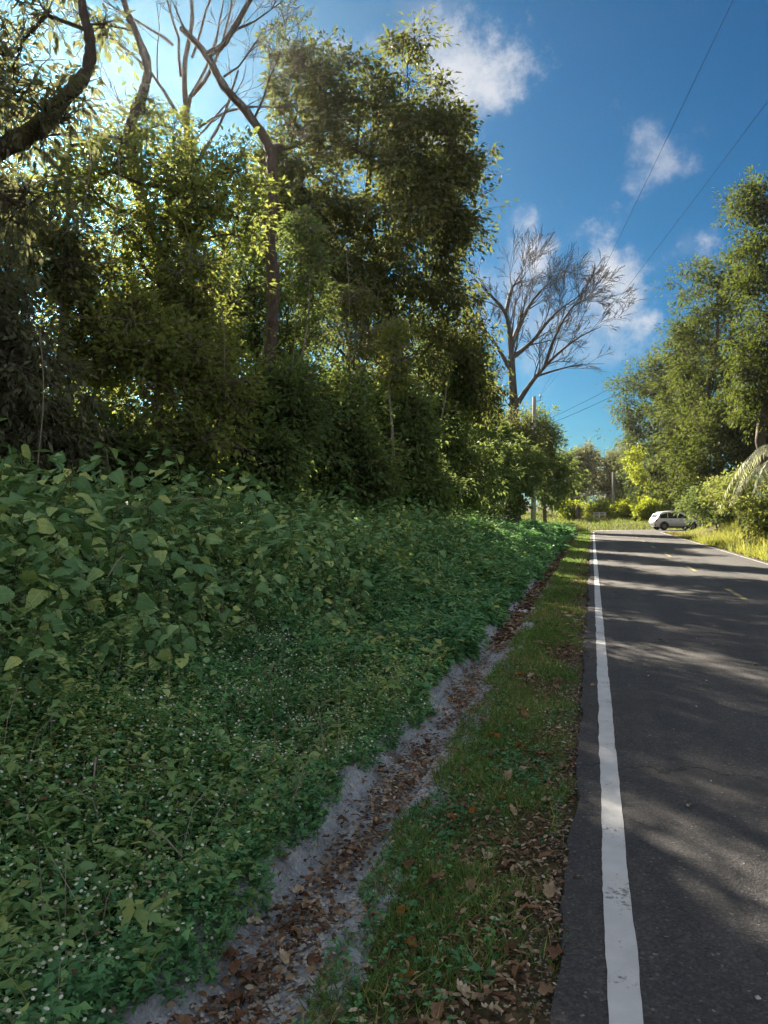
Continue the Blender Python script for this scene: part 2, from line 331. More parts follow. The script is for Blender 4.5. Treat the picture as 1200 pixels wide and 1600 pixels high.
def leaf_mesh(name, P, D, N, L, W, tmpl=T_DIAMOND, rnd=None, curl=0.0):
    """P base points, D lengthwise directions, N facing; one small folded leaf at each"""
    P = np.asarray(P, float); n = len(P); D = nrm(np.asarray(D, float)); X = nrm(np.cross(D, N)); Z = np.cross(X, D)
    L = np.broadcast_to(L, n); W = np.broadcast_to(W, n)
    tv, tf = tmpl; k = len(tv)
    z = tv[None, :, 2] * W[:, None] - curl * (tv[None, :, 1] ** 2) * L[:, None]
    V = P[:, None, :] + X[:, None, :] * (tv[None, :, 0] * W[:, None])[..., None] + D[:, None, :] * (tv[None, :, 1] * L[:, None])[..., None] + Z[:, None, :] * z[..., None]
    lens = np.array([len(q) for q in tf]); flat = np.concatenate([np.array(q) for q in tf])
    loops = (flat[None, :] + (np.arange(n) * k)[:, None]).reshape(-1)
    totals = np.tile(lens, n); starts = np.concatenate([[0], np.cumsum(totals)[:-1]])
    me = bpy.data.meshes.new(name)
    me.vertices.add(n * k); me.vertices.foreach_set('co', V.reshape(-1).astype(np.float32))
    me.loops.add(len(loops)); me.loops.foreach_set('vertex_index', loops.astype(np.int32))
    me.polygons.add(len(totals)); me.polygons.foreach_set('loop_start', starts.astype(np.int32))
    if rnd is None: rnd = rs.rand(n)
    at_ = me.attributes.new('rnd', 'FLOAT', 'POINT'); at_.data.foreach_set('value', np.repeat(rnd, k).astype(np.float32))
    me.update(calc_edges=True); me.validate()
    return me
def rdir(n):
    return nrm(rs.normal(size=(n, 3)))
def smooth(x): x = np.clip(x, 0, 1); return x * x * (3 - 2 * x)
def catmull(pts, per=5):
    pts = np.asarray(pts, float); P = np.vstack([2 * pts[0] - pts[1], pts, 2 * pts[-1] - pts[-2]]); o = []
    for i in range(1, len(P) - 2):
        for t in np.linspace(0, 1, per, endpoint=False):
            a, b, c, d = P[i - 1], P[i], P[i + 1], P[i + 2]
            o.append(.5 * (2 * b + (c - a) * t + (2 * a - 5 * b + 4 * c - d) * t * t + (3 * b - a - 3 * c + d) * t ** 3))
    o.append(pts[-1]); return np.array(o)

# ------------------------------------------------------------------ ground
V0, RB, PHI = 64.0, 9.0, R(75)                      # the road runs straight to V0, then bends right
BC = np.array([2.7 + RB, V0]); BE = BC + RB * np.array([-math.cos(PHI), math.sin(PHI)])
BD = np.array([math.sin(PHI), math.cos(PHI)]); BN = np.array([math.cos(PHI), -math.sin(PHI)])
def ueff(x, y):                                     # offset across the road, 0 at the camera
    x = np.asarray(x, float); y = np.asarray(y, float)
    ang = np.arctan2(y - V0, BC[0] - x)
    d_arc = RB - np.hypot(x - BC[0], y - BC[1])
    d2 = (x - BE[0]) * BN[0] + (y - BE[1]) * BN[1]
    return np.where(y < V0, x - 2.7, np.where(ang <= PHI, d_arc, d2)) + 2.7
def hnoise(x, y):
    return (np.sin(1.7 * x + .6 * y + 1) * np.sin(1.1 * y - .4 * x) + .6 * np.sin(3.9 * x - 2.1 * y) * np.sin(3.1 * y + 2) + .4 * np.sin(7.3 * x + 5.1 * y) * np.sin(6.7 * y - 3 * x))
def bank_h(y):
    return np.interp(y, [-10, 3, 8, 16, 30, 55, 70, 90], [1.22, 1.18, 1.08, .92, .68, .36, .25, .3])
def ground_z(x, y):
    x = np.asarray(x, float); y = np.asarray(y, float)
    u = ueff(x, y); z = np.full(np.broadcast(x, y).shape, -.045)
    ditch = smooth((61 - y) / 4)
    z = z - .26 * smooth((-.80 - u) / .12) * smooth((u + 1.56) / .12) * ditch
    left = bank_h(y) * smooth((-1.40 - u) / 3.4) + .045 * np.clip(-u - 4.5, 0, 60)
    right = np.interp(y, [0, 30, 60, 72, 80], [1.5, 1.4, 1.2, .25, .05]) * smooth((u - 6.0) / 4.5) + .06 * np.clip(u - 9, 0, 40) * smooth((74 - y) / 10)
    off = np.maximum(smooth((-.2 - u) / .5), smooth((u - 5.6) / .6))
    far = np.maximum(smooth((-1.6 - u) / 1), smooth((u - 6) / 1))
    return z + left + right + off * .010 * hnoise(x * 2, y * 2) + far * .05 * hnoise(x, y)
xs = np.unique(np.concatenate([np.linspace(-500, -60, 14), np.linspace(-60, -12, 33), np.linspace(-12, -1.7, 26), np.linspace(-1.7, 0, 35), np.linspace(0, 5.4, 10), np.linspace(5.4, 14, 30), np.linspace(14, 60, 24), np.linspace(60, 500, 12)]))
ys = np.unique(np.concatenate([np.linspace(-200, -10, 10), np.linspace(-10, 1, 12), np.linspace(1, 14, 46), np.linspace(14, 40, 40), np.linspace(40, 110, 48), np.linspace(110, 900, 20)]))
XX, YY = np.meshgrid(xs, ys); ZZ = ground_z(XX, YY); nx, ny = len(xs), len(ys)
idx = np.arange(nx * ny).reshape(ny, nx)
faces = np.stack([idx[:-1, :-1], idx[:-1, 1:], idx[1:, 1:], idx[1:, :-1]], -1).reshape(-1, 4)
me = bpy.data.meshes.new('ground'); me.from_pydata(np.stack([XX, YY, ZZ], -1).reshape(-1, 3).tolist(), [], faces.tolist())
me.polygons.foreach_set('use_smooth', [True] * len(me.polygons)); me.update()
link('ground', me, M['soil'], kind='structure')

# ------------------------------------------------------------------ road
def road_frame(s):                                  # centre point and right normal at distance s along the road (s = y on the straight)
    if s < V0: return np.array([2.7, s]), np.array([1.0, 0.0])
    a = (s - V0) / RB
    if a < PHI: return BC + RB * np.array([-math.cos(a), math.sin(a)]), np.array([math.cos(a), -math.sin(a)])
    return BE + BD * (s - V0 - RB * PHI), BN
ss = np.concatenate([np.arange(-14, 1, 1.0), np.arange(1, 16, .09), np.arange(16, 40, .3), np.arange(40, V0, .8), np.arange(V0, 130, .6)])
def sweep(name, offs, zs, ss_, wob=None):
    V = []; Fc = []; k = len(offs)
    for i, s in enumerate(ss_):
        c, n = road_frame(s)
        for j in range(k):
            o = offs[j] - 2.7 + (wob[i][j] if wob is not None else 0)
            q = c + n * o; V.append((q[0], q[1], zs[j]))
    for i in range(len(ss_) - 1):
        for j in range(k - 1):
            Fc.append((i * k + j, i * k + j + 1, (i + 1) * k + j + 1, (i + 1) * k + j))
    me = bpy.data.meshes.new(name); me.from_pydata(V, [], Fc); me.update(); return me
offs = [-.108, -.090, -.05, .4, 1.4, 2.7, 4.0, 5.2, 5.40, 5.43]
zz = [-.075, -.004, 0, 0, 0, 0, 0, 0, -.002, -.075]
wob = np.zeros((len(ss), len(offs)))
e1 = np.convolve(rs.normal(size=len(ss)), np.ones(5) / 5, 'same') * .030 + np.convolve(rs.normal(size=len(ss)), np.ones(31) / 31, 'same') * .09
wob[:, 0] = e1; wob[:, 1] = e1; wob[:, 2] = e1 * .6
e2 = np.convolve(rs.normal(size=len(ss)), np.ones(9) / 9, 'same') * .08
wob[:, -1] = e2; wob[:, -2] = e2
link('road', sweep('road', offs, zz, ss, wob), M['asphalt'], kind='structure')
def line(name, a, b, ss_, mat_, amp=.0045):
    w = np.convolve(rs.normal(size=len(ss_) + 12), np.ones(7) / 7, 'same')[6:-6] * amp
    w2 = np.convolve(rs.normal(size=len(ss_) + 12), np.ones(3) / 3, 'same')[6:-6] * amp * .7
    W_ = np.stack([w + w2, w - w2 * .5], 1)
    return sweep(name, [a, b], [.004, .004], ss_, W_)
ssl = np.concatenate([np.arange(-8, 1, .5), np.arange(1, 14, .05), np.arange(14, 40, .25), np.arange(40, 110, .8)])
link('white_edge_line', line('white_edge_line', .047, .154, ssl, None), M['whitepaint'], kind='structure')
link('far_edge_line', line('far_edge_line', 5.15, 5.22, ssl[ssl > 2], None), M['wornwhite'], kind='structure')
for k in range(-1, 7):
    s0 = 15.4 + 7 * k
    link('yellow_centre_dash', line('yellow_centre_dash', 2.65, 2.75, np.arange(s0, s0 + 2.01, .1), None), M['yellowpaint'], kind='structure')
# side strip of pale gravel along the outer curve
link('gravel_shoulder', sweep('gravel_shoulder', [-.85, -.10], [-.020, -.008], np.arange(V0 + 1, 110, .6)), M['pebble'], kind='structure')

# ------------------------------------------------------------------ roadside drain
du = np.array([-1.60, -1.52, -1.46, -1.43, -1.40, -1.37, -1.34, -1.31, -1.24, -1.17, -1.10, -1.04, -1.01, -.98, -.95, -.92, -.89, -.86, -.78])
dzv = np.array([.03, .04, .038, .03, .005, -.03, -.065, -.10, -.125, -.13, -.125, -.115, -.09, -.065, -.045, -.03, -.022, -.022, -.055])
sd = np.concatenate([np.arange(-4, 1, .2), np.arange(1, 9, .028), np.arange(9, 16, .07), np.arange(16, 60, .35)])
V = []; k = len(du)
wl_ = np.convolve(rs.normal(size=len(sd)), np.ones(9) / 9, 'same') * .035; wr_ = np.convolve(rs.normal(size=len(sd)), np.ones(9) / 9, 'same') * .05
for i, s in enumerate(sd):
    for j in range(k):
        w = wl_[i] * (1 - j / 9) if j < 9 else wr_[i] * (j - 9) / 9
        V.append((du[j] + w, s, dzv[j] + .010 * hnoise(du[j] * 6 + j, s * 4) + .0075 * rs.normal()))
Fc = [(i * k + j, i * k + j + 1, (i + 1) * k + j + 1, (i + 1) * k + j) for i in range(len(sd) - 1) for j in range(k - 1)]
me = bpy.data.meshes.new('drainage_channel'); me.from_pydata(V, [], Fc); me.update()
link('drainage_channel', me, M['concrete'], kind='structure')
def drain_z(u): return np.interp(u, du, dzv)
def soil_z(x, y):                                   # the surface plants root in, drain shoulders included
    g = ground_z(x, y); return np.where((x > -1.60) & (x < -.78) & (y < 59), np.maximum(g, drain_z(x)), g)

# ------------------------------------------------------------------ trees
def grow(trunk, clumps, tip=.012, power=.46, zpen=.6, seg=.9, jit=.10):
    """join clump centres to the trunk by branches; returns list of (path, radii)"""
    nodes = [np.array(p, float) for p, r in trunk]; par = [i - 1 for i in range(len(nodes))]
    start = max(1, int(len(nodes) * .35))
    arr = np.zeros((len(nodes) + len(clumps) * 12, 3)); arr[:len(nodes)] = nodes; n = len(nodes)
    par = par + [-1] * (len(arr) - n); tipn = []; chains = []
    axis = arr[:n]
    order = np.argsort([np.min(np.linalg.norm(axis - c, axis=1)) for c in clumps])
    for ci in order:
        c = clumps[ci]; dv = c - arr[start:n]; dist = np.linalg.norm(dv, axis=1)
        cost = dist + zpen * np.maximum(0, arr[start:n, 2] - c[2] + .25 * dist)
        j = start + int(np.argmin(cost)); p0 = arr[j]; L = np.linalg.norm(c - p0)
        m_ = max(1, min(6, int(L / seg))); ch = [j]
        for q in range(1, m_ + 1):
            t = q / m_; p = p0 + (c - p0) * t
            p = p + np.array([0, 0, .12 * L * math.sin(math.pi * t)]) + (rs.normal(size=3) * jit * min(L, 1.5) if q < m_ else 0)
            arr[n] = p; par[n] = ch[-1]; ch.append(n); n += 1
        tipn.append(ch[-1]); chains.append(ch)
    cnt = np.zeros(n)
    for t_ in tipn:
        q = t_
        while q >= 0: cnt[q] += 1; q = par[q]
    res = []
    for ch in chains:
        rad = tip * np.maximum(cnt[ch], 1) ** power
        if len(rad) > 1: rad[0] = rad[1] * 1.1
        res.append((arr[ch].copy(), rad))
    return res
def lobe_points(lobes, n, bias=.42):
    w = np.array([l[3] * l[4] for l in lobes], float); w /= w.sum(); out_ = []
    for l, k in zip(lobes, rs.multinomial(n, w)):
        c = at(l[0], l[1], l[2]); rx = l[3] * l[2] / F; rz = l[4] * l[2] / F; ry = l[5] if len(l) > 5 else rx
        d = rdir(k) * (rs.rand(k, 1) ** bias)
        out_.append(c + RIGHT * (d[:, :1] * rx) + FWD * (d[:, 1:2] * ry) + UP * (d[:, 2:] * rz))
    return np.vstack(out_)
TWIGS = []
def crown_leaves(clumps, center, cr, per, L, W, droop, flat=.65, name='crown', tmpl=T_DIAMOND, sub=7):
    """leaves gathered on short sprays inside each clump"""
    P = []; D = []; TWIGS.clear()
    for c in clumps:
        k = max(3, int(per * rs.uniform(.45, 1.5))); r = cr * rs.uniform(.6, 1.3)
        nsub = max(2, int(sub * rs.uniform(.7, 1.3))); sc = c + rs.normal(size=(nsub, 3)) * r * np.array([.6, .6, .6 * flat])
        TWIGS.append((c, sc)); outw = nrm(sc - c + 1e-3); w = rs.randint(0, nsub, k)
        o_ = rs.normal(size=(k, 3)) * r * np.array([.24, .24, .20])
        P.append(sc[w] + o_); D.append(nrm(o_) * .8 + outw[w] * .5 + nrm(c - center) * .25 + rdir(k) * .5 - np.array([0, 0, droop]))
    P = np.vstack(P); D = np.vstack(D); n = len(P)
    N = np.array([0, 0, 1.0]) + rdir(n) * .75
    s = rs.uniform(.65, 1.25, n)
    return leaf_mesh(name, P, D, N, L * s, W * s, tmpl)
def trunk_mesh(base, trunk, branches, sides=9):
    mb = MB(); tp = np.array([p for p, r in trunk]) - base; tr_ = np.array([r for p, r in trunk])
    mb.tube(tp, tr_, max(sides, 12), rough=.07)
    for path, rad in branches:
        mb.tube(path - base, rad, 5 if rad[0] > .03 else 3, cap=False)
    return mb.mesh('trunk', True)
def tree(name, label, lobes, base_px, n, cr, per, L, W, leaf, bark='bark', droop=.3, path=None, r0=.16, group=None, tip=.011, cat='tree', tmpl=T_DIAMOND, flat=.65, bias=.42, sub=7, clumps=None):
    px, Y = base_px; b = at(px, 800, Y); base = np.array([b[0], b[1], float(ground_z(b[0], b[1])) - .05])
    if clumps is None: clumps = lobe_points(lobes, n, bias)
    ctr = clumps.mean(0); top = np.percentile(clumps[:, 2], 88)
    if path is None:
        tt = np.array([ctr[0] * .7 + base[0] * .3, ctr[1] * .7 + base[1] * .3, top])
        pts = [base + (tt - base) * q + rs.normal(size=3) * np.array([1, 1, 0]) * .03 * (top - base[2]) * math.sin(math.pi * q) for q in np.linspace(0, 1, 5)]
    else:
        pts = [base] + [at(*q) for q in path]
    pp = catmull(pts, 7); rr = r0 * (1 - .80 * np.linspace(0, 1, len(pp)) ** 1.1) * (1 + .07 * rs.normal(size=len(pp))); rr[0] *= 1.35
    trunk = list(zip(pp, rr))
    br = grow(trunk, clumps, tip=tip)
    t_ = thing(name, label, cat, loc=base, group=group)
    cm = crown_leaves(clumps - base, ctr - base, cr, per, L, W, droop, flat, tmpl=tmpl, sub=sub)
    if Y < 34: br = br + [(np.array([c, c * .45 + q * .55 + np.array([0, 0, .06]), q + (q - c) * .25]) + base, np.array([.010, .007, .004])) for c, sc in TWIGS for q in sc]
    link('trunk', trunk_mesh(base, trunk, br), M[bark], t_)
    link('crown', cm, M[leaf], t_, kind='stuff')
    return t_

# --- the tall leafy tree that closes the left side
tree('mango_tree', 'tallest dense leafy tree, right edge of the left wood against blue sky',
     [(565, 160, 26, 95, 85), (650, 220, 26, 85, 105), (475, 175, 26, 70, 95), (600, 370, 26, 120, 130), (500, 400, 26, 100, 120), (695, 320, 26, 50, 80), (725, 262, 26, 30, 40), (690, 200, 26, 35, 40),
      (640, 520, 26, 95, 110), (455, 75, 26, 26, 45), (440, 300, 25, 50, 90), (700, 440, 26, 40, 70), (722, 480, 27, 30, 45), (738, 560, 28, 30, 50), (755, 630, 29, 28, 40), (640, 75, 26, 30, 30), (540, 560, 26, 100, 100), (715, 360, 26, 30, 40)],
     (585, 26.5), 600, .58, 105, .20, .095, 'mango', 'bark_dark', droop=.55, r0=.30, sub=9)
# --- backlit yellow-green trees nearer by
tree('backlit_tree', 'yellow-green backlit tree glowing left of the tall bare trunk',
     [(250, 300, 15, 95, 80), (330, 340, 15, 80, 110), (215, 450, 15, 100, 110), (310, 520, 15, 90, 100), (370, 260, 15.5, 40, 50), (150, 290, 15, 55, 60)],
     (262, 15.4), 230, .46, 72, .125, .072, 'yellowgreen', 'bark_dark', droop=.25, r0=.15)
tree('shade_tree', 'dark leafy tree directly behind the tall bare trunk',
     [(390, 460, 20, 60, 100), (445, 520, 20, 60, 110), (335, 500, 20, 50, 80)], (392, 20.3), 190, .5, 95, .14, .058, 'dark', 'bark_dark', droop=.3, r0=.14)
tree('backlit_shrub', 'bright yellow-green sunlit bushy tree low in the left wood',
     [(230, 560, 13, 120, 90), (330, 620, 13.5, 90, 80), (160, 520, 13, 60, 90), (260, 690, 13, 110, 60)],
     (240, 13.4), 230, .36, 66, .12, .072, 'yellowgreen', 'bark', droop=.2, r0=.10)
tree('hanging_thicket', 'grey-green drooping thicket at the left edge above the broad weeds',
     [(40, 620, 10.5, 75, 130), (10, 480, 10.5, 60, 90), (110, 690, 11, 60, 70), (-40, 560, 10, 80, 150)],
     (30, 10.8), 150, .32, 80, .13, .052, 'greyleaf', 'bark', droop=.9, r0=.08)
# --- big leaning tree whose limb crosses the upper left corner
tree('leaning_tree', 'thick dark limb leaning in from the upper left edge with drooping leaves',
     [(60, 60, 9, 75, 60), (20, 330, 9, 70, 120), (60, 160, 8.5, 70, 60), (120, 30, 9, 60, 40), (-60, 120, 9, 90, 150)],
     (-330, 9), 85, .36, 50, .13, .052, 'greyleaf', 'bark_dark', droop=.75, r0=.16, tip=.009,
     path=[(-260, 520, 9), (-150, 300, 9), (-30, 246, 9), (55, 205, 9), (88, 168, 9), (135, 112, 9), (140, 62, 9), (128, 5, 9), (135, -70, 9)])
tree('canopy_tree', 'yellowish leafy tree top filling the sky between the crooked limbs at upper left',
     [(150, 235, 20, 40, 30), (260, 215, 20, 50, 35), (30, 340, 20, 60, 70)], (120, 20.4), 55, .5, 55, .16, .09, 'yellowgreen', 'bark_dark', droop=.3, r0=.16)
tree('forked_bare_tree', 'dark crooked limb rising past the top edge near the upper left',
     [(205, 215, 17, 30, 30), (230, 160, 17, 22, 40), (175, 60, 17, 30, 40)],
     (255, 17.2), 26, .26, 22, .16, .075, 'yellowgreen', 'bark_dark', droop=.7, r0=.17, tip=.011,
     path=[(250, 600, 17), (246, 420, 17), (215, 290, 17), (203, 205, 17), (222, 150, 17), (231, 105, 17), (214, 55, 17), (196, 10, 17), (180, -60, 17), (160, -160, 17)])

# --- bare trees
def bare_branch(mb, p, d, L, r, depth, spread, gn, up, kids, minr, tips):
    k = max(3, int(L / .45) if L < 3 else 7); pts = [p]; dirs = []
    for i in range(k):
        d = nrm(d + rs.normal(size=3) * gn + np.array([0, 0, up]) * .10); p = p + d * L / k; pts.append(p); dirs.append(d)
    rad = np.maximum(np.linspace(r, r * .28, k + 1), minr)
    mb.tube(np.array(pts), rad, 6 if r > .05 else (4 if r > .02 else 3), cap=False)
    if depth == 0: tips.append(p); return
    for j in range(kids):
        t_ = (.30 + .70 * (j + rs.rand()) / kids); i = min(k - 1, int(t_ * k)); q = pts[i] + (pts[i + 1] - pts[i]) * (t_ * k - i)
        side = nrm(np.cross(dirs[i], rs.normal(size=3)))
        dd = nrm(dirs[i] + side * spread * rs.uniform(.5, 1.2))
        bare_branch(mb, q, dd, L * rs.uniform(.42, .68), max(rad[i] * .55, minr), depth - 1, spread, gn, up, kids, minr, tips)
# far vase-shaped tree
Y = 53.0; base = at(803, 800, Y); base[2] = float(ground_z(base[0], base[1])) - .05
mb = MB(); tips = []
fork = at(803, 640, Y)
mb.tube(catmull([base, at(802, 740, Y), at(803, 690, Y), fork], 4), np.linspace(.52, .40, 13), 10)
def limb(pts, r, kids=10, L=2.45, depth=3):
    kids = max(kids, 9) if depth == 3 else kids; pp = catmull(pts, 6); rad = r * (1 - .93 * np.linspace(0, 1, len(pp)) ** .9); mb.tube(pp, rad, 7, cap=False)
    for i in range(kids):
        t_ = .22 + .78 * (i + rs.rand()) / kids; j = min(len(pp) - 2, int(t_ * (len(pp) - 1)))
        d = nrm(pp[j + 1] - pp[j]); side = nrm(np.cross(d, rs.normal(size=3)))
        bare_branch(mb, pp[j], nrm(d + side * rs.uniform(.2, .55)), L * rs.uniform(.7, 1.25) * (1.15 - .40 * t_), max(rad[j] * .42, .020), depth, .50, .085, .04, 4, .0105, tips)
limb([fork, at(800, 580, Y), at(798, 540, Y), at(790, 490, Y - 1), at(760, 455, Y - 2), at(735, 430, Y - 2)], .32, 7)
limb([at(798, 545, Y), at(815, 500, Y + 1), at(840, 460, Y + 1), at(875, 430, Y + 1)], .22, 7)
limb([at(799, 560, Y), at(830, 535, Y), at(868, 490, Y - 1), at(920, 452, Y - 1)], .20, 7)
limb([at(790, 490, Y), at(800, 450, Y + 2), at(812, 440, Y + 2), at(822, 425, Y + 2)], .16, 6)
limb([at(799, 580, Y), at(775, 540, Y + 1), at(738, 490, Y + 2), at(708, 462, Y + 2)], .18, 6)
limb([fork, at(815, 620, Y), at(838, 588, Y), at(868, 556, Y), at(905, 527, Y), at(940, 510, Y)], .24, 7)
limb([at(838, 588, Y), at(870, 578, Y), at(905, 570, Y), at(945, 568, Y)], .10, 4, 1.6, 2)
limb([at(850, 575, Y), at(868, 525, Y - 1), at(895, 480, Y - 1), at(930, 462, Y - 1)], .14, 6)
limb([base * .35 + fork * .65, at(775, 620, Y + 1), at(765, 560, Y + 1), at(755, 500, Y + 2)], .18, 6)
t_ = thing('bare_tree', 'leafless vase-shaped tree spreading fine branches behind the utility pole', 'tree', loc=base)
mb.v = [tuple(np.array(q) - base) for q in mb.v]
link('trunk', mb.mesh('trunk', True), M['bark_grey'], t_)
tp = np.array(tips); tp = tp[rs.rand(len(tp)) < .18] - base
link('crown', leaf_mesh('crown', tp, rdir(len(tp)) - np.array([0, 0, .5]), rdir(len(tp)), .16, .09), M['litter'], t_, kind='stuff')

# tall trunk with broken top, mid left
def bare_tree_from(name, label, base, trunk_pts, r0, r1, limbs, bark, leaves=0, extra=None):
    global mb
    mb = MB(); tips = []
    pp = catmull(trunk_pts, 9); rad = np.linspace(r0, r1, len(pp)); rad = rad * (1 + .05 * rs.normal(size=len(pp))); mb.tube(pp, rad, 13, rough=.07)
    for pts, r, re in limbs:
        q = catmull(pts, 6); rr = np.linspace(r, re, len(q)) * (1 + .05 * rs.normal(size=len(q))); mb.tube(q, rr, 10, rough=.07)
    if extra: extra(mb, tips)
    mb.v = [tuple(np.array(q) - base) for q in mb.v]
    t_ = thing(name, label, 'tree', loc=base)
    link('trunk', mb.mesh('trunk', True), M[bark], t_)
    return t_
Y = 17.5; base = at(412, 800, Y); base[2] = float(ground_z(base[0], base[1])) - .05
def tw(mb, tips):
    for (px, py, dx, dz, L) in [(395, 190, .5, 1, 1.6), (350, 120, .6, .8, 1.4), (390, 0, .3, 1, 1.6), (372, 45, 1, .5, 1.2), (430, 235, .8, .5, .8), (300, 60, -.6, .9, .9)]:
        bare_branch(mb, at(px, py, Y), nrm(RIGHT * dx + UP * dz + FWD * rs.normal() * .3), L, .035, 3, .6, .16, .3, 3, .007, tips)
bare_tree_from('broken_top_tree', 'tall bare reddish-brown trunk with a broken forked top', base,
    [base, at(408, 700, Y), at(414, 600, Y), at(424, 520, Y), at(427, 430, Y), at(421, 375, Y), at(426, 300, Y), at(424, 232, Y)], .165, .115,
    [([at(424, 245, Y), at(413, 215, Y), at(385, 175, Y), at(350, 135, Y), at(325, 90, Y), at(305, 65, Y), at(283, 44, Y)], .115, .06),
     ([at(322, 86, Y), at(345, 74, Y), at(362, 50, Y), at(380, 20, Y), at(398, -15, Y), at(420, -60, Y)], .075, .05),
     ([at(424, 250, Y), at(432, 232, Y), at(442, 228, Y)], .09, .05),
     ([at(424, 262, Y), at(385, 240, Y + .3), at(372, 250, Y + .4)], .04, .02)], 'bark_red', extra=tw)
Y = 23.0; base = at(292, 800, Y); base[2] = float(ground_z(base[0], base[1])) - .05
def tw2(mb, tips):
    for (px, py, dx, dz, L, r) in [(290, 200, -.5, 1, 4.2, .06), (292, 180, .4, 1, 4.2, .06), (300, 150, .9, .8, 4.0, .06), (285, 230, .7, .7, 3.4, .05), (283, 120, -.2, 1, 3.6, .05), (292, 260, -.9, .8, 3.6, .05), (300, 90, .6, 1, 3.2, .05), (310, 200, 1, .45, 3.6, .05), (270, 70, -.7, .8, 3.0, .05)]:
        bare_branch(mb, at(px, py, Y), nrm(RIGHT * dx + UP * dz + FWD * rs.normal() * .4), L, r, 4, .65, .15, .25, 3, .008, tips)
bare_tree_from('twiggy_tree', 'thin leafless twiggy tree against the sky between the two crooked limbs', base,
    [base, at(290, 500, Y), at(288, 330, Y), at(292, 200, Y), at(288, 110, Y), at(300, 30, Y), at(295, -40, Y)], .14, .04,
    [([at(290, 280, Y), at(320, 235, Y), at(350, 180, Y), at(372, 110, Y)], .06, .03)], 'bark', extra=tw2)

# --- understory shrubs and small trees along the wood edge
def shrub(label, lobes, base_px, n, leaf='dark', cr=.4, per=120, L=.11, W=.05, droop=.25, r0=.07, name='understory_shrub', group='shrubs along the edge of the left wood', bark='bark_dark', **k):
    return tree(name, label, lobes, base_px, n, cr, per, L, W, leaf, bark, droop=droop, r0=r0, group=group, cat='shrub', **k)
shrub('low dark shrub under the yellow-green sunlit bush', [(130, 720, 12, 100, 55), (240, 740, 12.5, 80, 45)], (170, 12.2), 150, L=.14, W=.07, per=80)
shrub('dark green shrub at the foot of the tall bare trunk', [(420, 650, 17, 80, 90), (380, 730, 16, 90, 60)], (420, 17.2), 230, L=.17, W=.078, per=85)
shrub('dark shrub right of the bare trunk in the shade of the tall tree', [(520, 680, 20, 75, 100), (560, 750, 20, 70, 45)], (530, 20.2), 240, L=.18, W=.08, per=85)
shrub('round dark shrub below the right half of the tall leafy tree', [(620, 690, 24, 70, 100), (650, 760, 24, 70, 40)], (625, 24.3), 250, L=.20, W=.09, per=85)
shrub('tall dark shrub at the right foot of the tall leafy tree', [(695, 610, 29, 55, 110), (710, 740, 29, 70, 60)], (700, 29.3), 240, L=.18, W=.075)
shrub('dark bush between the tall tree and the utility pole', [(735, 605, 36, 28, 75), (750, 725, 36, 55, 60)], (748, 36.4), 220, L=.22, W=.09)
shrub('shaded shrub just left of the utility pole', [(800, 735, 44, 45, 65), (760, 690, 44, 40, 60)], (795, 44.4), 170, L=.24, W=.10)
# --- small trees around the pole and at the far end
tree('olive_tree', 'olive-brown small tree right below the leafless vase-shaped tree', [(795, 680, 50, 42, 38), (760, 720, 50, 40, 50), (820, 715, 50, 22, 45)], (790, 50.4), 190, .7, 90, .26, .11, 'olive', r0=.16)
tree('pole_side_tree', 'dark green tree just right of the utility pole', [(848, 700, 62, 32, 48), (865, 755, 62, 28, 50), (835, 660, 62, 20, 20)], (853, 62.4), 150, .75, 90, .30, .12, 'dark', r0=.18)
far = [('pale grey-green tree in the far gap left of the distant pole', [(905, 745, 108, 25, 40), (915, 715, 108, 14, 16)], (905, 108), 'greyleaf', 100),
       ('grey-green tree directly behind the distant pole', [(948, 755, 118, 26, 42), (960, 720, 118, 14, 16)], (950, 118), 'greyleaf', 100),
       ('olive tree right of the distant pole', [(985, 760, 112, 22, 45), (980, 725, 112, 14, 20)], (985, 112), 'olive', 90),
       ('dark tree at the far end beside the roadside pole trees', [(882, 750, 98, 18, 48)], (882, 98), 'dark', 70)]
for lab, lobes, bp, lf, n in far:
    tree('distant_tree', lab, lobes, bp, n, 1.0, 80, .42, .20, lf, r0=.22, group='trees beyond the bend')
# --- right-hand trees
tree('round_crowned_tree', 'round-crowned green tree rising behind the parked white car',
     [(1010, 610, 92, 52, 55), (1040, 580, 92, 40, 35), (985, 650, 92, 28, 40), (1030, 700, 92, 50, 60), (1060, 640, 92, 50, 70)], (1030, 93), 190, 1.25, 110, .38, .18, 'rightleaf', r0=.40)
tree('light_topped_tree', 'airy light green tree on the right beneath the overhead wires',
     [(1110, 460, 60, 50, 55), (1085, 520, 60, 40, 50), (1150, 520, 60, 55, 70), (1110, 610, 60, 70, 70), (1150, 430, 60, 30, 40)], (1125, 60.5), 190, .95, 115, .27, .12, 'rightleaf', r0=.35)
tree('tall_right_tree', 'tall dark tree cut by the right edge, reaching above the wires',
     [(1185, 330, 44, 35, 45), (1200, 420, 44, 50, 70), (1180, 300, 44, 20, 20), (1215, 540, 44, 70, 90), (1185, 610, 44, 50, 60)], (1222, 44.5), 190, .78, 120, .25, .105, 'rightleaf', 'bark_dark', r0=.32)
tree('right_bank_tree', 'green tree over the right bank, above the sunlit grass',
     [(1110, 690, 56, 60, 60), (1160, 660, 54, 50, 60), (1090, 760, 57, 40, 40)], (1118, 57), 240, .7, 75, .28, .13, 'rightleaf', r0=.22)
tree('vine_draped_tree', 'tree draped in bright yellow-green vine just left above the car',
     [(990, 712, 84, 7, 20), (998, 742, 84, 8, 16), (1010, 772, 84, 8, 16), (1020, 794, 84, 8, 10)], (1014, 84.5), 34, .55, 70, .26, .14, 'vine', r0=.12, droop=.8)
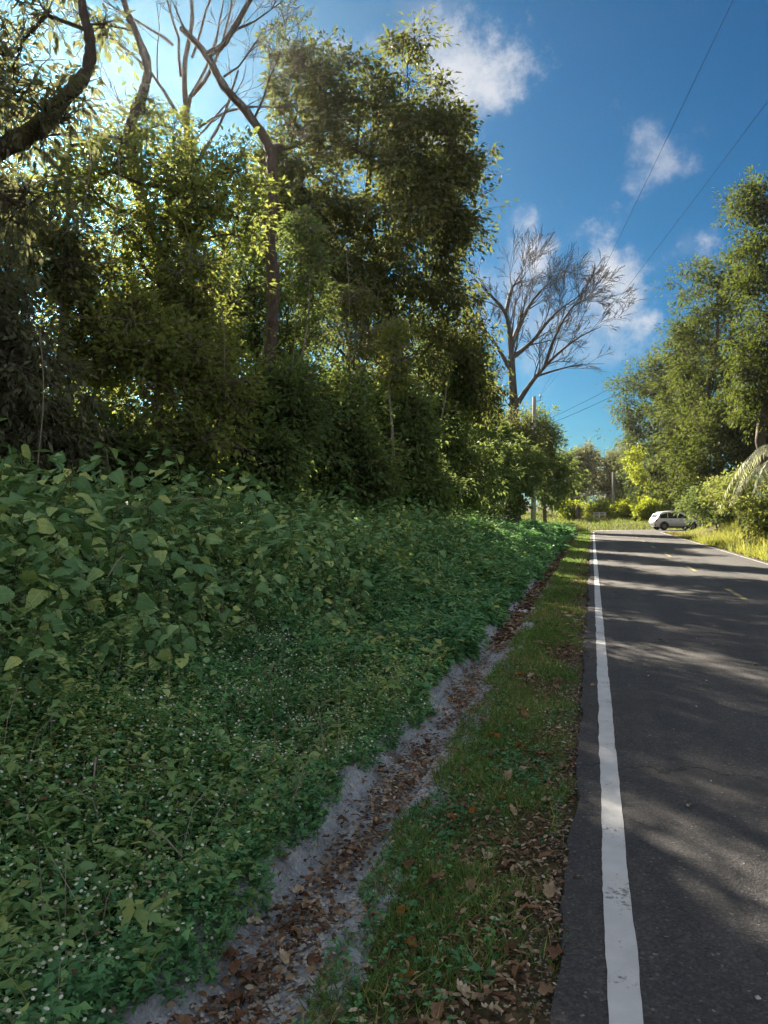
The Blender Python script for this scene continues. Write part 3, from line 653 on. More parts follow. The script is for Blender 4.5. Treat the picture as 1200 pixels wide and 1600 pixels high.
tree('bend_tree', 'dark leafy tree standing close behind the car roof',
     [(1050, 740, 88, 40, 50), (1080, 790, 86, 35, 30), (1005, 745, 88, 28, 50), (1015, 785, 87, 30, 25)], (1045, 88.5), 230, .9, 90, .32, .14, 'dark', r0=.3)
shrub('yellow-green shrub on the right bank below the pale palm fronds', [(1165, 770, 42, 45, 30), (1130, 770, 46, 30, 25)], (1160, 42.5), 130, leaf='yellowgreen', cr=.45, per=80, L=.2, W=.085, name='bank_shrub', group='shrubs on the right bank')
shrub('dark shrub on the right bank under the green bank tree', [(1110, 785, 52, 35, 28), (1140, 800, 50, 30, 20)], (1120, 52.4), 110, leaf='dark', cr=.5, per=80, L=.22, W=.095, name='bank_shrub', group='shrubs on the right bank')
shrub('sunlit shrub at the right edge of the bank', [(1200, 805, 34, 40, 35), (1225, 770, 34, 25, 30)], (1205, 34.4), 120, leaf='yellowgreen', cr=.4, per=80, L=.17, W=.075, name='bank_shrub', group='shrubs on the right bank')
for lab, px, Y, w in [('sunny yellow-green bush left of the distant pole', 935, 90, 22), ('sunny yellow-green bush right of the distant pole', 973, 92, 17), ('small sunlit bush at the far left verge end', 893, 84, 12), ('wide green bush between the two distant posts', 978, 86, 20), ('green bush touching the rear of the white car', 1012, 82, 16)]:
    shrub(lab, [(px, 797, Y, w, 14)], (px, Y + .4), 50, leaf='vine', cr=.6, per=70, L=.3, W=.14, name='sunny_bush', group='sunlit bushes beyond the bend', bark='bark')
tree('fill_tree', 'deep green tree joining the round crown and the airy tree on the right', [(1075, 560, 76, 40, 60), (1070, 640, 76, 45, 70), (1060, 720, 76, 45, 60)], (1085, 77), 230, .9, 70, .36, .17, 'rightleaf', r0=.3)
# --- rows deeper in the wood: whole trees that share their shape
protos = []
for k in range(3):
    base = np.zeros(3); H = 11.0
    cl = rdir(150) * (rs.rand(150, 1) ** .4) * np.array([2.8, 2.8, 4.2]) + np.array([0, 0, 6.8])
    trunk = [(np.array([math.sin(q * 3 + k) * .2, math.cos(q * 2 + k) * .2, q * 9.5]), .17 * (1 - .75 * q)) for q in np.linspace(0, 1, 9)]
    tm = trunk_mesh(base, trunk, grow(trunk, cl)); tm.materials.append(M['bark_dark'])
    cm = crown_leaves(cl, cl.mean(0), .72, 85, .25, .11, .3)
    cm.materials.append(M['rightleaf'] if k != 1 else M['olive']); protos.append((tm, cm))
def copy_tree(k, x, y, s, label, group):
    t_ = thing('wood_tree', label, 'tree', loc=(x, y, float(ground_z(x, y)) - .1), rz=rs.uniform(0, 6.28), group=group); t_.scale = (s, s, s * rs.uniform(.92, 1.12))
    link('trunk', protos[k][0], None, t_); link('crown', protos[k][1], None, t_, kind='stuff')
spots = []
for row, (u0, du_) in enumerate([(-12.5, 4.8), (-20, 6.0)]):
    y = 6 + row * 5.0
    while y < 86:
        spots.append((u0 + rs.normal() * .9, y + rs.normal() * .8, rs.uniform(.74, .98) * (1.0 if row == 0 else 1.1) * (1.0 if y < 40 else .8))); y += du_
for i, (x, y, s) in enumerate(spots):
    if 13 < y < 33 and x > -16: continue
    copy_tree(i % 3, x, y, s * (.60 if 11 < y < 40 else 1.0), 'shaded tree standing deep inside the left wood', 'trees deep in the left wood')
for i, (x, y, s) in enumerate([(15, 60, 1.25), (17, 50, 1.2), (14, 38, 1.0), (20, 68, 1.3), (18, 98, 1.2), (11, 104, 1.1), (24, 92, 1.2), (30, 84, 1.2), (23, 57, 1.3), (6, 118, 1.0), (-1, 122, .9), (-7, 112, .85), (-10, 100, .8)]):
    copy_tree((i + 1) % 3, x, y, s, 'leafy tree in the rear row behind the right bank and the bend', 'rear trees beyond the bend')

for k, (px, Y, top_, w, lab) in enumerate([(95, 12.5, 380, 45, 'slender sapling with a pale stem at the left edge of the wood'), (300, 14, 430, 40, 'slender sapling left of the tall bare trunk'), (470, 19, 360, 35, 'slender sapling just right of the tall bare trunk'),
        (555, 21, 470, 35, 'thin pale-stemmed sapling under the middle of the tall leafy tree'), (610, 22, 520, 28, 'thin sapling under the right half of the tall leafy tree'), (670, 27, 520, 26, 'leggy sapling at the right end of the tall tree shade')]):
    tree('sapling', lab, [(px, top_, Y, w, w * 1.2), (px + 8, top_ + 60, Y, w * .8, w)], (px + 4, Y), 45, .30, 45, .15, .06, ['olive', 'yellowgreen', 'dark'][k % 3], 'bark_pale', droop=.4, r0=.055, group='saplings at the edge of the left wood', tip=.006)
bushes = []
for k in range(2):
    cl = rdir(70) * (rs.rand(70, 1) ** .4) * np.array([1.5, 1.5, 1.3]) + np.array([0, 0, 1.35])
    trunk = [(np.array([0, .05 * math.sin(q * 3), q * 2.0]), .05 * (1 - .7 * q)) for q in np.linspace(0, 1, 6)]
    tm = trunk_mesh(np.zeros(3), trunk, grow(trunk, cl)); tm.materials.append(M['bark_dark']); cm = crown_leaves(cl, cl.mean(0), .42, 75, .16, .07, .3); cm.materials.append(M['dark']); bushes.append((tm, cm))
for i in range(34):
    y = 3.5 + i * 1.9 + rs.normal() * .4; x = -8.2 - (i % 3) * 1.7 + rs.normal() * .4; s = rs.uniform(.8, 1.25)
    t_ = thing('wood_bush', 'shaded bush on the floor of the left wood', 'bush', loc=(x, y, float(ground_z(x, y)) - .05), rz=rs.uniform(0, 6.28), group='bushes on the wood floor'); t_.scale = (s, s, s)
    link('trunk', bushes[i % 2][0], None, t_); link('crown', bushes[i % 2][1], None, t_, kind='stuff')

# ------------------------------------------------------------------ broad-leaved weeds on the bank
def broad_leaf(name, lob, droop, cup):
    ys_ = [0, -.05, .06, .20, .28, .36, .44, .52, .60, .70, .80, .90, 1.0]
    ws_ = [.03, .28, .43, .46, .51, .44, .49, .40, .42, .31, .26, .14, 0.0]
    rows = [(a, b * (lob if i % 2 == 0 else 1.0)) for i, (a, b) in enumerate(zip(ys_, ws_))]; ph = rs.rand() * 6
    V = []; Fc = []
    for i, (y, w) in enumerate(rows):
        zc = -droop * y * y + .06 * y
        jit = rs.normal() * .012; wv = .10 * w * math.sin(11 * y + ph)
        V += [(-w, y + (.05 if w > .4 else 0) + jit, zc + cup * w * w * 1.6 - .25 * droop * w + wv), (0, y, zc), (w, y + (.05 if w > .4 else 0) - jit, zc + cup * w * w * 1.6 - .25 * droop * w - wv)]
    for i in range(len(rows) - 1):
        a = i * 3; Fc += [(a, a + 1, a + 4, a + 3), (a + 1, a + 2, a + 5, a + 4)]
    return np.array(V), Fc
BL = [broad_leaf('a', 1.0, .45, .30), broad_leaf('b', .8, .75, .10), broad_leaf('c', 1.1, .30, -.35), broad_leaf('d', .9, 1.0, .25)]
BLM = []
def leaf_xy(me, a, b):
    for nm, q in (('lx', a), ('ly', b)): me.attributes.new(nm, 'FLOAT', 'POINT').data.foreach_set('value', np.asarray(q, np.float32))
for i, (V, Fc) in enumerate(BL):
    for j in range(3):
        me = bpy.data.meshes.new('leaf'); me.from_pydata(V.tolist(), [], Fc); me.polygons.foreach_set('use_smooth', [True] * len(Fc))
        a_ = me.attributes.new('rnd', 'FLOAT', 'POINT'); a_.data.foreach_set('value', [(.15, .5, .93)[j]] * len(V)); me.update()
        leaf_xy(me, V[:, 0], V[:, 1]); me.materials.append(M['weed_veined']); BLM.append(me)
from mathutils import Matrix
def weed_layout(h):
    """stem path and (position, direction, facing, size) of each leaf"""
    lean = rs.normal(size=2) * .16 + np.array([.12, -.02]); k = 6
    st = np.array([(lean[0] * h * (q ** 1.5), lean[1] * h * (q ** 1.5), h * q) for q in np.linspace(0, 1, k)])
    n = int(rs.randint(26, 36)); lv = []
    for i in range(n):
        q = .25 + .75 * (i + rs.rand() * .6) / n; q = min(q, 1); p = np.array([np.interp(q, np.linspace(0, 1, k), st[:, c]) for c in range(3)])
        a = i * 2.4 + rs.normal() * .4; el = rs.uniform(-.15, .45) + (.5 if q > .93 else 0)
        d = np.array([math.cos(a) * math.cos(el), math.sin(a) * math.cos(el), math.sin(el)])
        pet = rs.uniform(.05, .13); size = (.048 + .105 * rs.rand() ** 1.4) * (1.0 if q < .85 else .8)
        nn = nrm(np.array([0, 0, 1.0]) + rs.normal(size=3) * .62 + np.array([.25, -.2, 0]))
        d2 = nrm(d * np.array([1, 1, .2]) - np.array([0, 0, rs.uniform(.0, .35)]))
        lv.append((p, p + d * pet, d2, nn, size))
    return st, lv
def weed_stem(st, lv):
    mb = MB(); mb.tube(st, np.linspace(.009, .004, len(st)), 5)
    for p, b, d, nn, s in lv: mb.tube(np.array([p, b]), [.003, .002], 3, cap=False)
    me = mb.mesh('stem', True); me.materials.append(M['stem']); return me
def weed_foliage(lv):
    Vs = []; Fs = []; rn = []; k = 0; ax = []; ay = []
    for p, b, d, nn, s in lv:
        V, Fc = BL[rs.randint(4)]; x = nrm(np.cross(d, nn)); z = np.cross(x, d)
        W = b + (V[:, :1] * x + V[:, 1:2] * d + V[:, 2:] * z) * s
        Vs.append(W); Fs += [tuple(i + k for i in f) for f in Fc]; k += len(V); rn += [rs.rand()] * len(V); ax.append(V[:, 0]); ay.append(V[:, 1])
    me = bpy.data.meshes.new('foliage'); me.from_pydata(np.vstack(Vs).tolist(), [], Fs); me.polygons.foreach_set('use_smooth', [True] * len(Fs))
    a_ = me.attributes.new('rnd', 'FLOAT', 'POINT'); a_.data.foreach_set('value', rn); leaf_xy(me, np.concatenate(ax), np.concatenate(ay)); me.update(); me.materials.append(M['weed_veined']); return me
VARS = []
for k in range(7):
    st, lv = weed_layout(.55 + .07 * k); VARS.append((st, lv, weed_stem(st, lv), weed_foliage(lv)))
cand = []
for k in range(4000):
    y = rs.uniform(1.5, 1.5 + 24 * rs.rand()); x = -rs.uniform(2.5, 6.4)
    X = x * CT + y * ST; Yd = -x * ST + y * CT
    if Yd < 2.2: continue
    px = 600 + F * X / Yd
    if not -110 < px < 830: continue
    edge = 2.75 + .45 * math.sin(y * 1.3) + .25 * math.sin(y * .5 + 1) + (.5 if y < 4.5 else 0)
    if -x < edge: continue
    cand.append((math.hypot(x, y), x, y))
cand.sort(); acc_ = []
for d, x, y in cand:
    md = .22 + .012 * d
    if all((x - a) ** 2 + (y - b) ** 2 > md * md for _, a, b in acc_): acc_.append((d, x, y))
acc_ = acc_[:300]
print('weeds', len(acc_))
for i, (d, x, y) in enumerate(acc_):
    st, lv, sm, fm = VARS[rs.randint(len(VARS))]; s = rs.uniform(.68, 1.26) * (.72 if -x < 3.4 else 1.0)
    t_ = thing('broad_leaved_weed', 'broad-leaved green weed in the thicket covering the left bank', 'weed', loc=(x, y, float(ground_z(x, y)) - .02), rz=rs.uniform(-.9, .9) if rs.rand() < .5 else rs.uniform(0, 6.28), group='broad-leaved weeds on the left bank')
    t_.scale = (s, s, s)
    link('stem', sm, None, t_)
    if i < 45:
        for p, b, dd, nn, sz in lv:
            o = link('leaf', BLM[rs.randint(12)], None, t_); xx = nrm(np.cross(dd, nn)); z = np.cross(xx, dd)
            mt = Matrix(((xx[0] * sz, dd[0] * sz, z[0] * sz, b[0]), (xx[1] * sz, dd[1] * sz, z[1] * sz, b[1]), (xx[2] * sz, dd[2] * sz, z[2] * sz, b[2]), (0, 0, 0, 1)))
            o.matrix_local = mt
    else:
        link('foliage', fm, None, t_, kind='stuff')

# ------------------------------------------------------------------ ground cover, grass, litter
def in_view(x, y, pad=60):
    X = x * CT + y * ST; Yd = -x * ST + y * CT
    px = 600 + F * X / np.maximum(Yd, .1)
    return (Yd > 1.6) & (px > -pad) & (px < 1200 + pad)
def sprigs(name, x, y, hmin, hmax, per, L, W, material, z=None, tmpl=T_DIAMOND, lean=.25, droop=.1, flowers=0):
    n = len(x); z = soil_z(x, y) if z is None else z
    h = rs.uniform(hmin, hmax, n) * np.clip(.85 + .45 * hnoise(x * 1.5 + 2, y * 1.5), .35, 1.7); ln = rs.normal(size=(n, 2)) * lean
    w = np.repeat(np.arange(n), per); k = len(w); q = rs.rand(k) ** .75
    P = np.stack([x[w] + ln[w, 0] * h[w] * q, y[w] + ln[w, 1] * h[w] * q, z[w] + h[w] * q], 1)
    a = rs.rand(k) * 6.283; el = rs.uniform(-.3, .7, k)
    D = np.stack([np.cos(a) * np.cos(el), np.sin(a) * np.cos(el), np.sin(el) - droop], 1)
    N = np.array([0, 0, 1.0]) + rdir(k) * .45
    s = rs.uniform(.5, 1.35, k) * np.clip(1 + .35 * rs.normal(size=n), .5, 2.0)[w]
    rn = np.clip(rs.rand(n)[w] * .55 + rs.rand(k) * .35 + .10 + .16 * hnoise(x * .8 + 5, y * .8)[w], 0, 1)
    link(name, leaf_mesh(name, P, D, N, L * s, W * s, tmpl, rn, curl=.15), material, kind='stuff', label=None)
    if flowers:
        f = rs.choice(n, min(flowers, n), replace=False)
        return np.stack([x[f] + ln[f, 0] * h[f], y[f] + ln[f, 1] * h[f], z[f] + h[f] * 1.0 + .018], 1)
def scatter(n, x0, x1, y0, y1, keep=None, power=1.0):
    x = rs.uniform(x0, x1, n); y = y0 + (y1 - y0) * rs.rand(n) ** power
    m_ = in_view(x, y)
    if keep is not None: m_ &= keep(x, y)
    return x[m_], y[m_]
def litter(name, x, y, z, L, flat=.35, material=None, W=.5):
    n = len(x); a = rs.rand(n) * 6.283
    D = np.stack([np.cos(a), np.sin(a), rs.normal(size=n) * .18], 1); N = np.array([0, 0, 1.0]) + rdir(n) * flat
    s = rs.uniform(.5, 1.4, n)
    link(name, leaf_mesh(name, np.stack([x, y, z], 1), D, N, L * s, L * s * W, T_LEAF, rs.rand(n) ** 1.2, curl=rs.uniform(-.1, .3)), material or M['litter'], kind='stuff')
blades_late = []
edge_n = lambda y: -1.335 + .03 * np.sin(y * 2.3) + .025 * np.sin(y * 5.1 + 1) + .02 * np.sin(y * 11)
open_ = lambda x, y: x < edge_n(y) - .05 * ((np.sin(y * 1.9 + .6) > .2))
x, y = scatter(34000, -4.3, -1.15, .8, 7.0, open_)
fl = sprigs('ground_cover', x, y, .05, .24, 9, .027, .016, M['cover'], flowers=8500)
x, y = scatter(5200, -4.3, -1.25, .8, 8.0, open_); n = len(x)
blades_late.append(('cover_grass', x, y, .10, .34, .003, .006))
sp2 = lambda x, y: open_(x, y) & (hnoise(x * .9 + 9, y * .9 + 4) + rs.normal(size=len(x)) * .25 > .35)
x, y = scatter(9000, -4.3, -1.2, .8, 8.0, sp2); sprigs('ground_cover', x, y, .10, .32, 8, .033, .021, M['cover_light'])
x, y = scatter(6000, -4.6, -1.2, 7, 30, sp2); sprigs('ground_cover', x, y, .2, .5, 8, .09, .05, M['cover_light'])
tall = lambda x, y: open_(x + .15, y) & (hnoise(x * 1.3 + 1, y * 1.1 + 7) + rs.normal(size=len(x)) * .2 > .30)
x, y = scatter(3600, -4.0, -1.45, 1.0, 9, tall); sprigs('tall_weeds', x, y, .25, .62, 12, .048, .022, M['cover_light'], lean=.4)
x, y = scatter(2600, -4.4, -1.45, 8, 24, tall); sprigs('tall_weeds', x, y, .30, .80, 11, .085, .042, M['weed'], lean=.4)
x, y = scatter(420, -3.9, -1.4, 1.0, 9, open_); n = len(x); z = soil_z(x, y); mb = MB()
for q in range(n):
    d = rs.normal(size=2) * .35; h = rs.uniform(.2, .6); mb.tube([(x[q], y[q], z[q]), (x[q] + d[0] * h * .4, y[q] + d[1] * h * .4, z[q] + h * .55), (x[q] + d[0] * h, y[q] + d[1] * h, z[q] + h * rs.uniform(.6, 1))], [.0025, .002, .001], 3, cap=False)
link('dry_stalks', mb.mesh('dry_stalks'), M['stick'], kind='stuff')
x, y = scatter(700, -3.6, -1.3, .9, 8, open_); litter('fallen_dry_bits', x, y, soil_z(x, y) + rs.uniform(.10, .24, len(x)), .035)
x, y = scatter(900, -4.3, -1.5, .8, 9.0, open_); sprigs('ground_cover', x, y, .10, .36, 7, .045, .030, M['weed'], tmpl=T_LEAF)
x, y = scatter(13500, -4.2, -1.25, 6.5, 16, open_)
fl2 = sprigs('ground_cover', x, y, .08, .32, 9, .068, .044, M['cover'], flowers=2600)
x, y = scatter(12000, -6.2, -1.25, 15, 34, open_, .8)
sprigs('ground_cover', x, y, .12, .55, 9, .125, .075, M['cover'])
x, y = scatter(6500, -7.5, -1.3, 30, 68, open_)
sprigs('ground_cover', x, y, .15, .6, 8, .24, .13, M['cover'])
x, y = scatter(7000, -9.0, -3.3, 2, 34)
sprigs('thicket_weeds', x, y, .2, 1.0, 8, .13, .07, M['weed'])
fl = np.vstack([fl, fl2]); n = len(fl)
dens = hnoise(fl[:, 0] * 1.2, fl[:, 1] * 1.2); fl = fl[dens + rs.normal(size=n) * .35 > .02]; n = len(fl)
link('white_flowers', leaf_mesh('white_flowers', fl, np.array([0, 1.0, 0]) + rdir(n) * .6, np.array([.25, -.35, 1.0]) + rdir(n) * .5, rs.uniform(.010, .017, n), rs.uniform(.010, .017, n), T_PETAL), M['flower'], kind='stuff')
# verge grass
def blades(name, x, y, z, h, w, material, lean=.45, rn=None):
    n = len(x); D = np.stack([rs.normal(size=n) * lean, rs.normal(size=n) * lean, np.ones(n)], 1)
    link(name, leaf_mesh(name, np.stack([x, y, z], 1), D, np.stack([rs.normal(size=n), rs.normal(size=n), np.full(n, .3)], 1), h, w, T_BLADE, rn, curl=.35), material, kind='stuff')
for nm, x, y, h0, h1, w0, w1 in blades_late:
    n = len(x); blades(nm, x, y, soil_z(x, y), rs.uniform(h0, h1, n), rs.uniform(w0, w1, n), M['grass'], .5)
patch = lambda x, y: hnoise(x * 2.2 + 3, y * 2.2) + 1.0 * smooth((-.25 - x) / .5) + rs.normal(size=len(x)) * .55 > .26
vk = lambda x, y: (x > -.945 + .05 * np.sin(y * 3) + .04 * np.sin(y * 9)) & (x < -.14 + .03 * np.sin(y * 7)) & patch(x, y)
x, y = scatter(60000, -1.0, -.08, 1.2, 8, vk); n = len(x)
blades('verge_grass', x, y, soil_z(x, y), rs.uniform(.025, .085, n) * np.clip(1 + .55 * hnoise(x * 3, y * 3), .5, 2.1), rs.uniform(.003, .006, n), M['grass'], .7)
x, y = scatter(50000, -1.0, -.08, 7.5, 26, vk, 1.1); n = len(x)
blades('verge_grass', x, y, soil_z(x, y), rs.uniform(.03, .10, n), rs.uniform(.006, .011, n), M['grass'], .7)
x, y = scatter(24000, -1.0, -.08, 25, 72, vk); n = len(x)
blades('verge_grass', x, y, soil_z(x, y), rs.uniform(.05, .14, n), rs.uniform(.014, .026, n), M['grass'], .7)
x, y = scatter(5200, -.97, -.16, 1.2, 9, vk)
sprigs('verge_weeds', x, y, .01, .06, 5, .022, .013, M['cover'])
# litter on the verge, along the asphalt edge and in the drain
lk = lambda x, y: (hnoise(x * 2.6 + 8, y * 1.9) + .75 * smooth((x + .85) / .6) + rs.normal(size=len(x)) * .7 > .90)
x, y = scatter(20000, -.98, -.10, 1.2, 10, lk); litter('verge_leaf_litter', x, y, soil_z(x, y) + rs.uniform(.006, .035, len(x)), .034)
x, y = scatter(5000, -.98, -.10, 1.2, 9); litter('verge_leaf_litter', x, y, soil_z(x, y) + rs.uniform(.01, .05, len(x)), .022)
x, y = scatter(10000, -.98, -.10, 9, 40, lk); litter('verge_leaf_litter', x, y, soil_z(x, y) + rs.uniform(.01, .04, len(x)), .085)
x = np.concatenate([rs.normal(-1.17, .075, 6500), rs.uniform(-1.44, -.88, 700)]); y = 1.0 + 9 * rs.rand(len(x)); m_ = in_view(x, y) & (hnoise(x * 2, y * 1.4) + rs.normal(size=len(x)) * .5 > -.25)
x, y = x[m_], y[m_]; litter('drain_leaf_litter', x, y, drain_z(x) + rs.uniform(.008, .045, len(x)), .034, .6)
x = rs.normal(-1.17, .09, 5000); y = 10 + 42 * rs.rand(len(x)); m_ = in_view(x, y); x, y = x[m_], y[m_]
litter('drain_leaf_litter', x, y, drain_z(x) + rs.uniform(.012, .05, len(x)), .10, .5)
# gravel in the drain and crumbs along the asphalt edge
def stones(name, x, y, z, r, mt='grit'):
    n = len(x); oct_ = np.array([(1, 0, 0), (0, 1, 0), (-1, 0, 0), (0, -1, 0), (0, 0, .7), (0, 0, -.7)], float); fs = [(0, 1, 4), (1, 2, 4), (2, 3, 4), (3, 0, 4), (1, 0, 5), (2, 1, 5), (3, 2, 5), (0, 3, 5)]
    V = np.stack([x, y, z], 1)[:, None, :] + oct_[None] * r[:, None, None] * rs.uniform(.6, 1.3, (n, 6, 1))
    fa = (np.array(fs)[None] + (np.arange(n) * 6)[:, None, None]).reshape(-1, 3)
    me = bpy.data.meshes.new(name); me.from_pydata(V.reshape(-1, 3).tolist(), [], fa.tolist()); me.update()
    link(name, me, M[mt], kind='stuff')
x = rs.normal(-1.14, .10, 8000); y = 1 + 11 * rs.rand(8000) ** 1.3; m_ = in_view(x, y) & (hnoise(x * 2 + 5, y * 1.3) > -.2); x, y = x[m_], y[m_]
stones('drain_gravel', x, y, drain_z(x) + .012, rs.uniform(.004, .014, len(x)), 'pebble')
x = np.concatenate([rs.uniform(-1.46, -1.28, 2500), rs.uniform(-1.06, -.86, 1800)]); y = 1 + 9 * rs.rand(4300) ** 1.3; m_ = in_view(x, y); x, y = x[m_], y[m_]
stones('drain_grit', x, y, drain_z(x) + .002, rs.uniform(.002, .006, len(x)), 'concrete')
x = rs.normal(-.15, .05, 3000); y = 1 + 14 * rs.rand(3000) ** 1.2; m_ = in_view(x, y); x, y = x[m_], y[m_]
stones('verge_grit', x, y, np.full(len(x), -.01) + rs.uniform(-.02, .012, len(x)), rs.uniform(.003, .008, len(x)))
# sunlit grass on the right bank and beyond the bend
def bank_grass(n, x0, x1, y0, y1, h0, h1, w, keep, material='drygrass'):
    x = rs.uniform(x0, x1, n); y = rs.uniform(y0, y1, n); m_ = in_view(x, y) & keep(x, y); x, y = x[m_], y[m_]; n = len(x)
    hh = np.where((y > 50) & (ueff(x, y) > 5) & (ueff(x, y) < 8.5), .22, 1.0) * (h0 + (h1 - h0) * np.clip(.5 + .5 * hnoise(x * .9, y * .9), 0, 1)) * rs.uniform(.6, 1.2, n)
    blades('bank_grass', x, y, ground_z(x, y) - .01, hh, rs.uniform(.7, 1.3, n) * w, M[material], .5)
bank_grass(34000, 5.3, 13, 18, 72, .10, .75, .03, lambda x, y: ueff(x, y) > 5.46 + .1 * np.sin(y * 2))
bank_grass(30000, -9, 26, 64, 104, .10, .60, .05, material='fargrass', keep=lambda x, y: (ueff(x, y) < -.9) | ((ueff(x, y) > 5.5) & (y > 60)))
x, y = scatter(1800, 5.4, 6.4, 16, 66); litter('bank_leaf_litter', x, y, ground_z(x, y) + .04, .13)

# single larger fallen leaves
LFM = []
for k in range(5):
    V, Fc = broad_leaf('dry', .85, rs.uniform(-.3, .5), rs.uniform(.3, .9)); V = V * np.array([.62, 1, 1]) + rs.normal(size=V.shape) * np.array([.025, .02, .07])
    me = bpy.data.meshes.new('fallen_leaf'); me.from_pydata(V.tolist(), [], Fc); me.polygons.foreach_set('use_smooth', [True] * len(Fc))
    a_ = me.attributes.new('rnd', 'FLOAT', 'POINT'); a_.data.foreach_set('value', [(.35, .6, .95, .75, .5)[k]] * len(V)); me.update()
    me.materials.append(M['litter_orange'] if k == 4 else M['litter']); LFM.append(me)
LCOL = ['dark brown dry', 'mid brown dry', 'pale cream dry', 'tan dry', 'bright orange']; KV = [0, 1, 2, 3, 1, 3, 2, 4]
def fallen(x, y, z, s, k, label, group):
    o = link('fallen_leaf', LFM[k], None, loc=(x, y, z), label=label, cat='leaf', group=group); o.scale = (s, s, s)
    o.rotation_euler = (rs.normal() * .25, rs.normal() * .25, rs.uniform(0, 6.28))
for k in range(95):
    y = 1.9 + 7 * rs.rand() ** 1.4; x = -rs.uniform(.14, .82)
    fallen(x, y, float(ground_z(x, y)) + rs.uniform(.02, .045), rs.uniform(.045, .095), KV[k % 8], LCOL[KV[k % 8]] + ' fallen leaf lying on the grass verge beside the asphalt', 'dry leaves on the verge')
for k in range(14):
    y = 2.4 + 8 * rs.rand(); x = [rs.uniform(-.08, .04), rs.uniform(.2, 2.0)][k % 2]
    fallen(x, y, .012, rs.uniform(.03, .06), [1, 3, 2][k % 3], LCOL[[1, 3, 2][k % 3]] + ' fallen leaf lying on the bare asphalt', 'dry leaves on the asphalt')
for k in range(60):
    y = 1.9 + 5.5 * rs.rand() ** 1.4; x = rs.normal(-1.17, .08)
    fallen(x, y, float(drain_z(x)) + rs.uniform(.04, .065), rs.uniform(.045, .09), [0, 1, 0, 3, 2][k % 5], LCOL[[0, 1, 0, 3, 2][k % 5]] + ' fallen leaf lying in the leaf-filled roadside drain', 'dry leaves in the drain')

# ------------------------------------------------------------------ utility poles and wires
def pole(name, label, base, h, lean=0.0, r=.13, arm=True):
    t_ = thing(name, label, 'pole', loc=base, group='utility poles')
    mb = MB(); mb.tube([(0, 0, -.3), (lean * .3, 0, h * .3), (lean * .7, 0, h * .7), (lean, 0, h)], [r * 1.15, r, r * .85, r * .7], 12); link('shaft', mb.mesh('shaft', True), M['polewood'], t_)
    mb = MB(); mb.tube([(lean, 0, h - .35), (lean + .45, -.1, h - .30)], [.025, .025], 6); mb.tube([(lean + .45, -.1, h - .34), (lean + .45, -.1, h - .1)], [.02, .02], 6); link('bracket', mb.mesh('bracket'), M['metal'], t_)
    mb = MB(); mb.tube([(lean + .45, -.1, h - .12), (lean + .45, -.1, h - .06), (lean + .45, -.1, h + .02), (lean + .45, -.1, h + .10)], [.05, .09, .06, .08], 10); link('insulator', mb.mesh('insulator', True), M['ceramic'], t_)
    mb = MB(); mb.tube([(lean * .75, 0, h * .755), (lean * .75 + .25, -.12, h * .755 + .06)], [.03, .03], 6); link('cable_clamp', mb.mesh('cable_clamp'), M['metal'], t_)
    mb = MB(); mb.tube([(r * .9, -.02, .3), (lean * .3 + r, -.02, h * .35), (lean * .72 + r * .86, -.02, h * .74)], [.012] * 3, 5); link('ground_wire', mb.mesh('ground_wire'), M['metal'], t_)
    return t_
pb = at(833, 800, 57.0); pb[2] = float(ground_z(pb[0], pb[1])); ph = at(834, 620, 57.0)[2] - pb[2]
pole('utility_pole', 'weathered grey utility pole at the left roadside before the bend', pb, ph, .08, .18)
qb = np.array([6.6, -7.0, float(ground_z(6.6, -7.0))]); pole('utility_pole', 'utility pole standing on the right behind the viewer', qb, 9.6, 0)
db = at(959, 800, 92.0); db[2] = float(ground_z(db[0], db[1])); pole('utility_pole', 'thin pale utility pole far off beyond the bend', db, at(957, 738, 92)[2] - db[2], -.1, .14)
def wire(name, label, a, b, sag, r=.0048):
    t = np.linspace(0, 1, 60)[:, None]; p = a + (b - a) * t; p[:, 2] -= 4 * sag * (t[:, 0] * (1 - t[:, 0]))
    mb = MB(); mb.tube(p, [r] * 60, 5); link(name, mb.mesh(name, True), M['cable'], label=label, cat='wire', group='overhead wires')
top = pb + np.array([.53, -.1, ph + .08]); low = pb + np.array([.3, -.12, ph * .755 + .06])
wire('overhead_wire', 'uppermost thin overhead wire crossing the top right sky', top, qb + np.array([-1.6, 0, 10.3]), .35)
wire('overhead_wire', 'second thin overhead wire from the pole top to the right edge', top, qb + np.array([.45, 0, 9.6]), .45)
wire('overhead_wire', 'upper of the two low cables running into the right trees', low + np.array([0, 0, .35]), np.array([9.6, 4.0, 7.9]), .5, .009)
wire('overhead_wire', 'lower thicker of the two cables running into the right trees', low, np.array([9.8, 4.0, 7.4]), .5, .012)
# guy arm: pale pole leaning from the distant pole to the left
a, b = at(884, 781, 88), at(955, 768, 91.5); mb = MB(); mb.tube([a, (a + b) / 2 + np.array([0, 0, .05]), b], [.13, .10, .08], 8)
link('fallen_tree', mb.mesh('fallen_tree', True), M['bark_pale'], label='pale bare fallen tree leaning sideways against the distant pole', cat='tree')

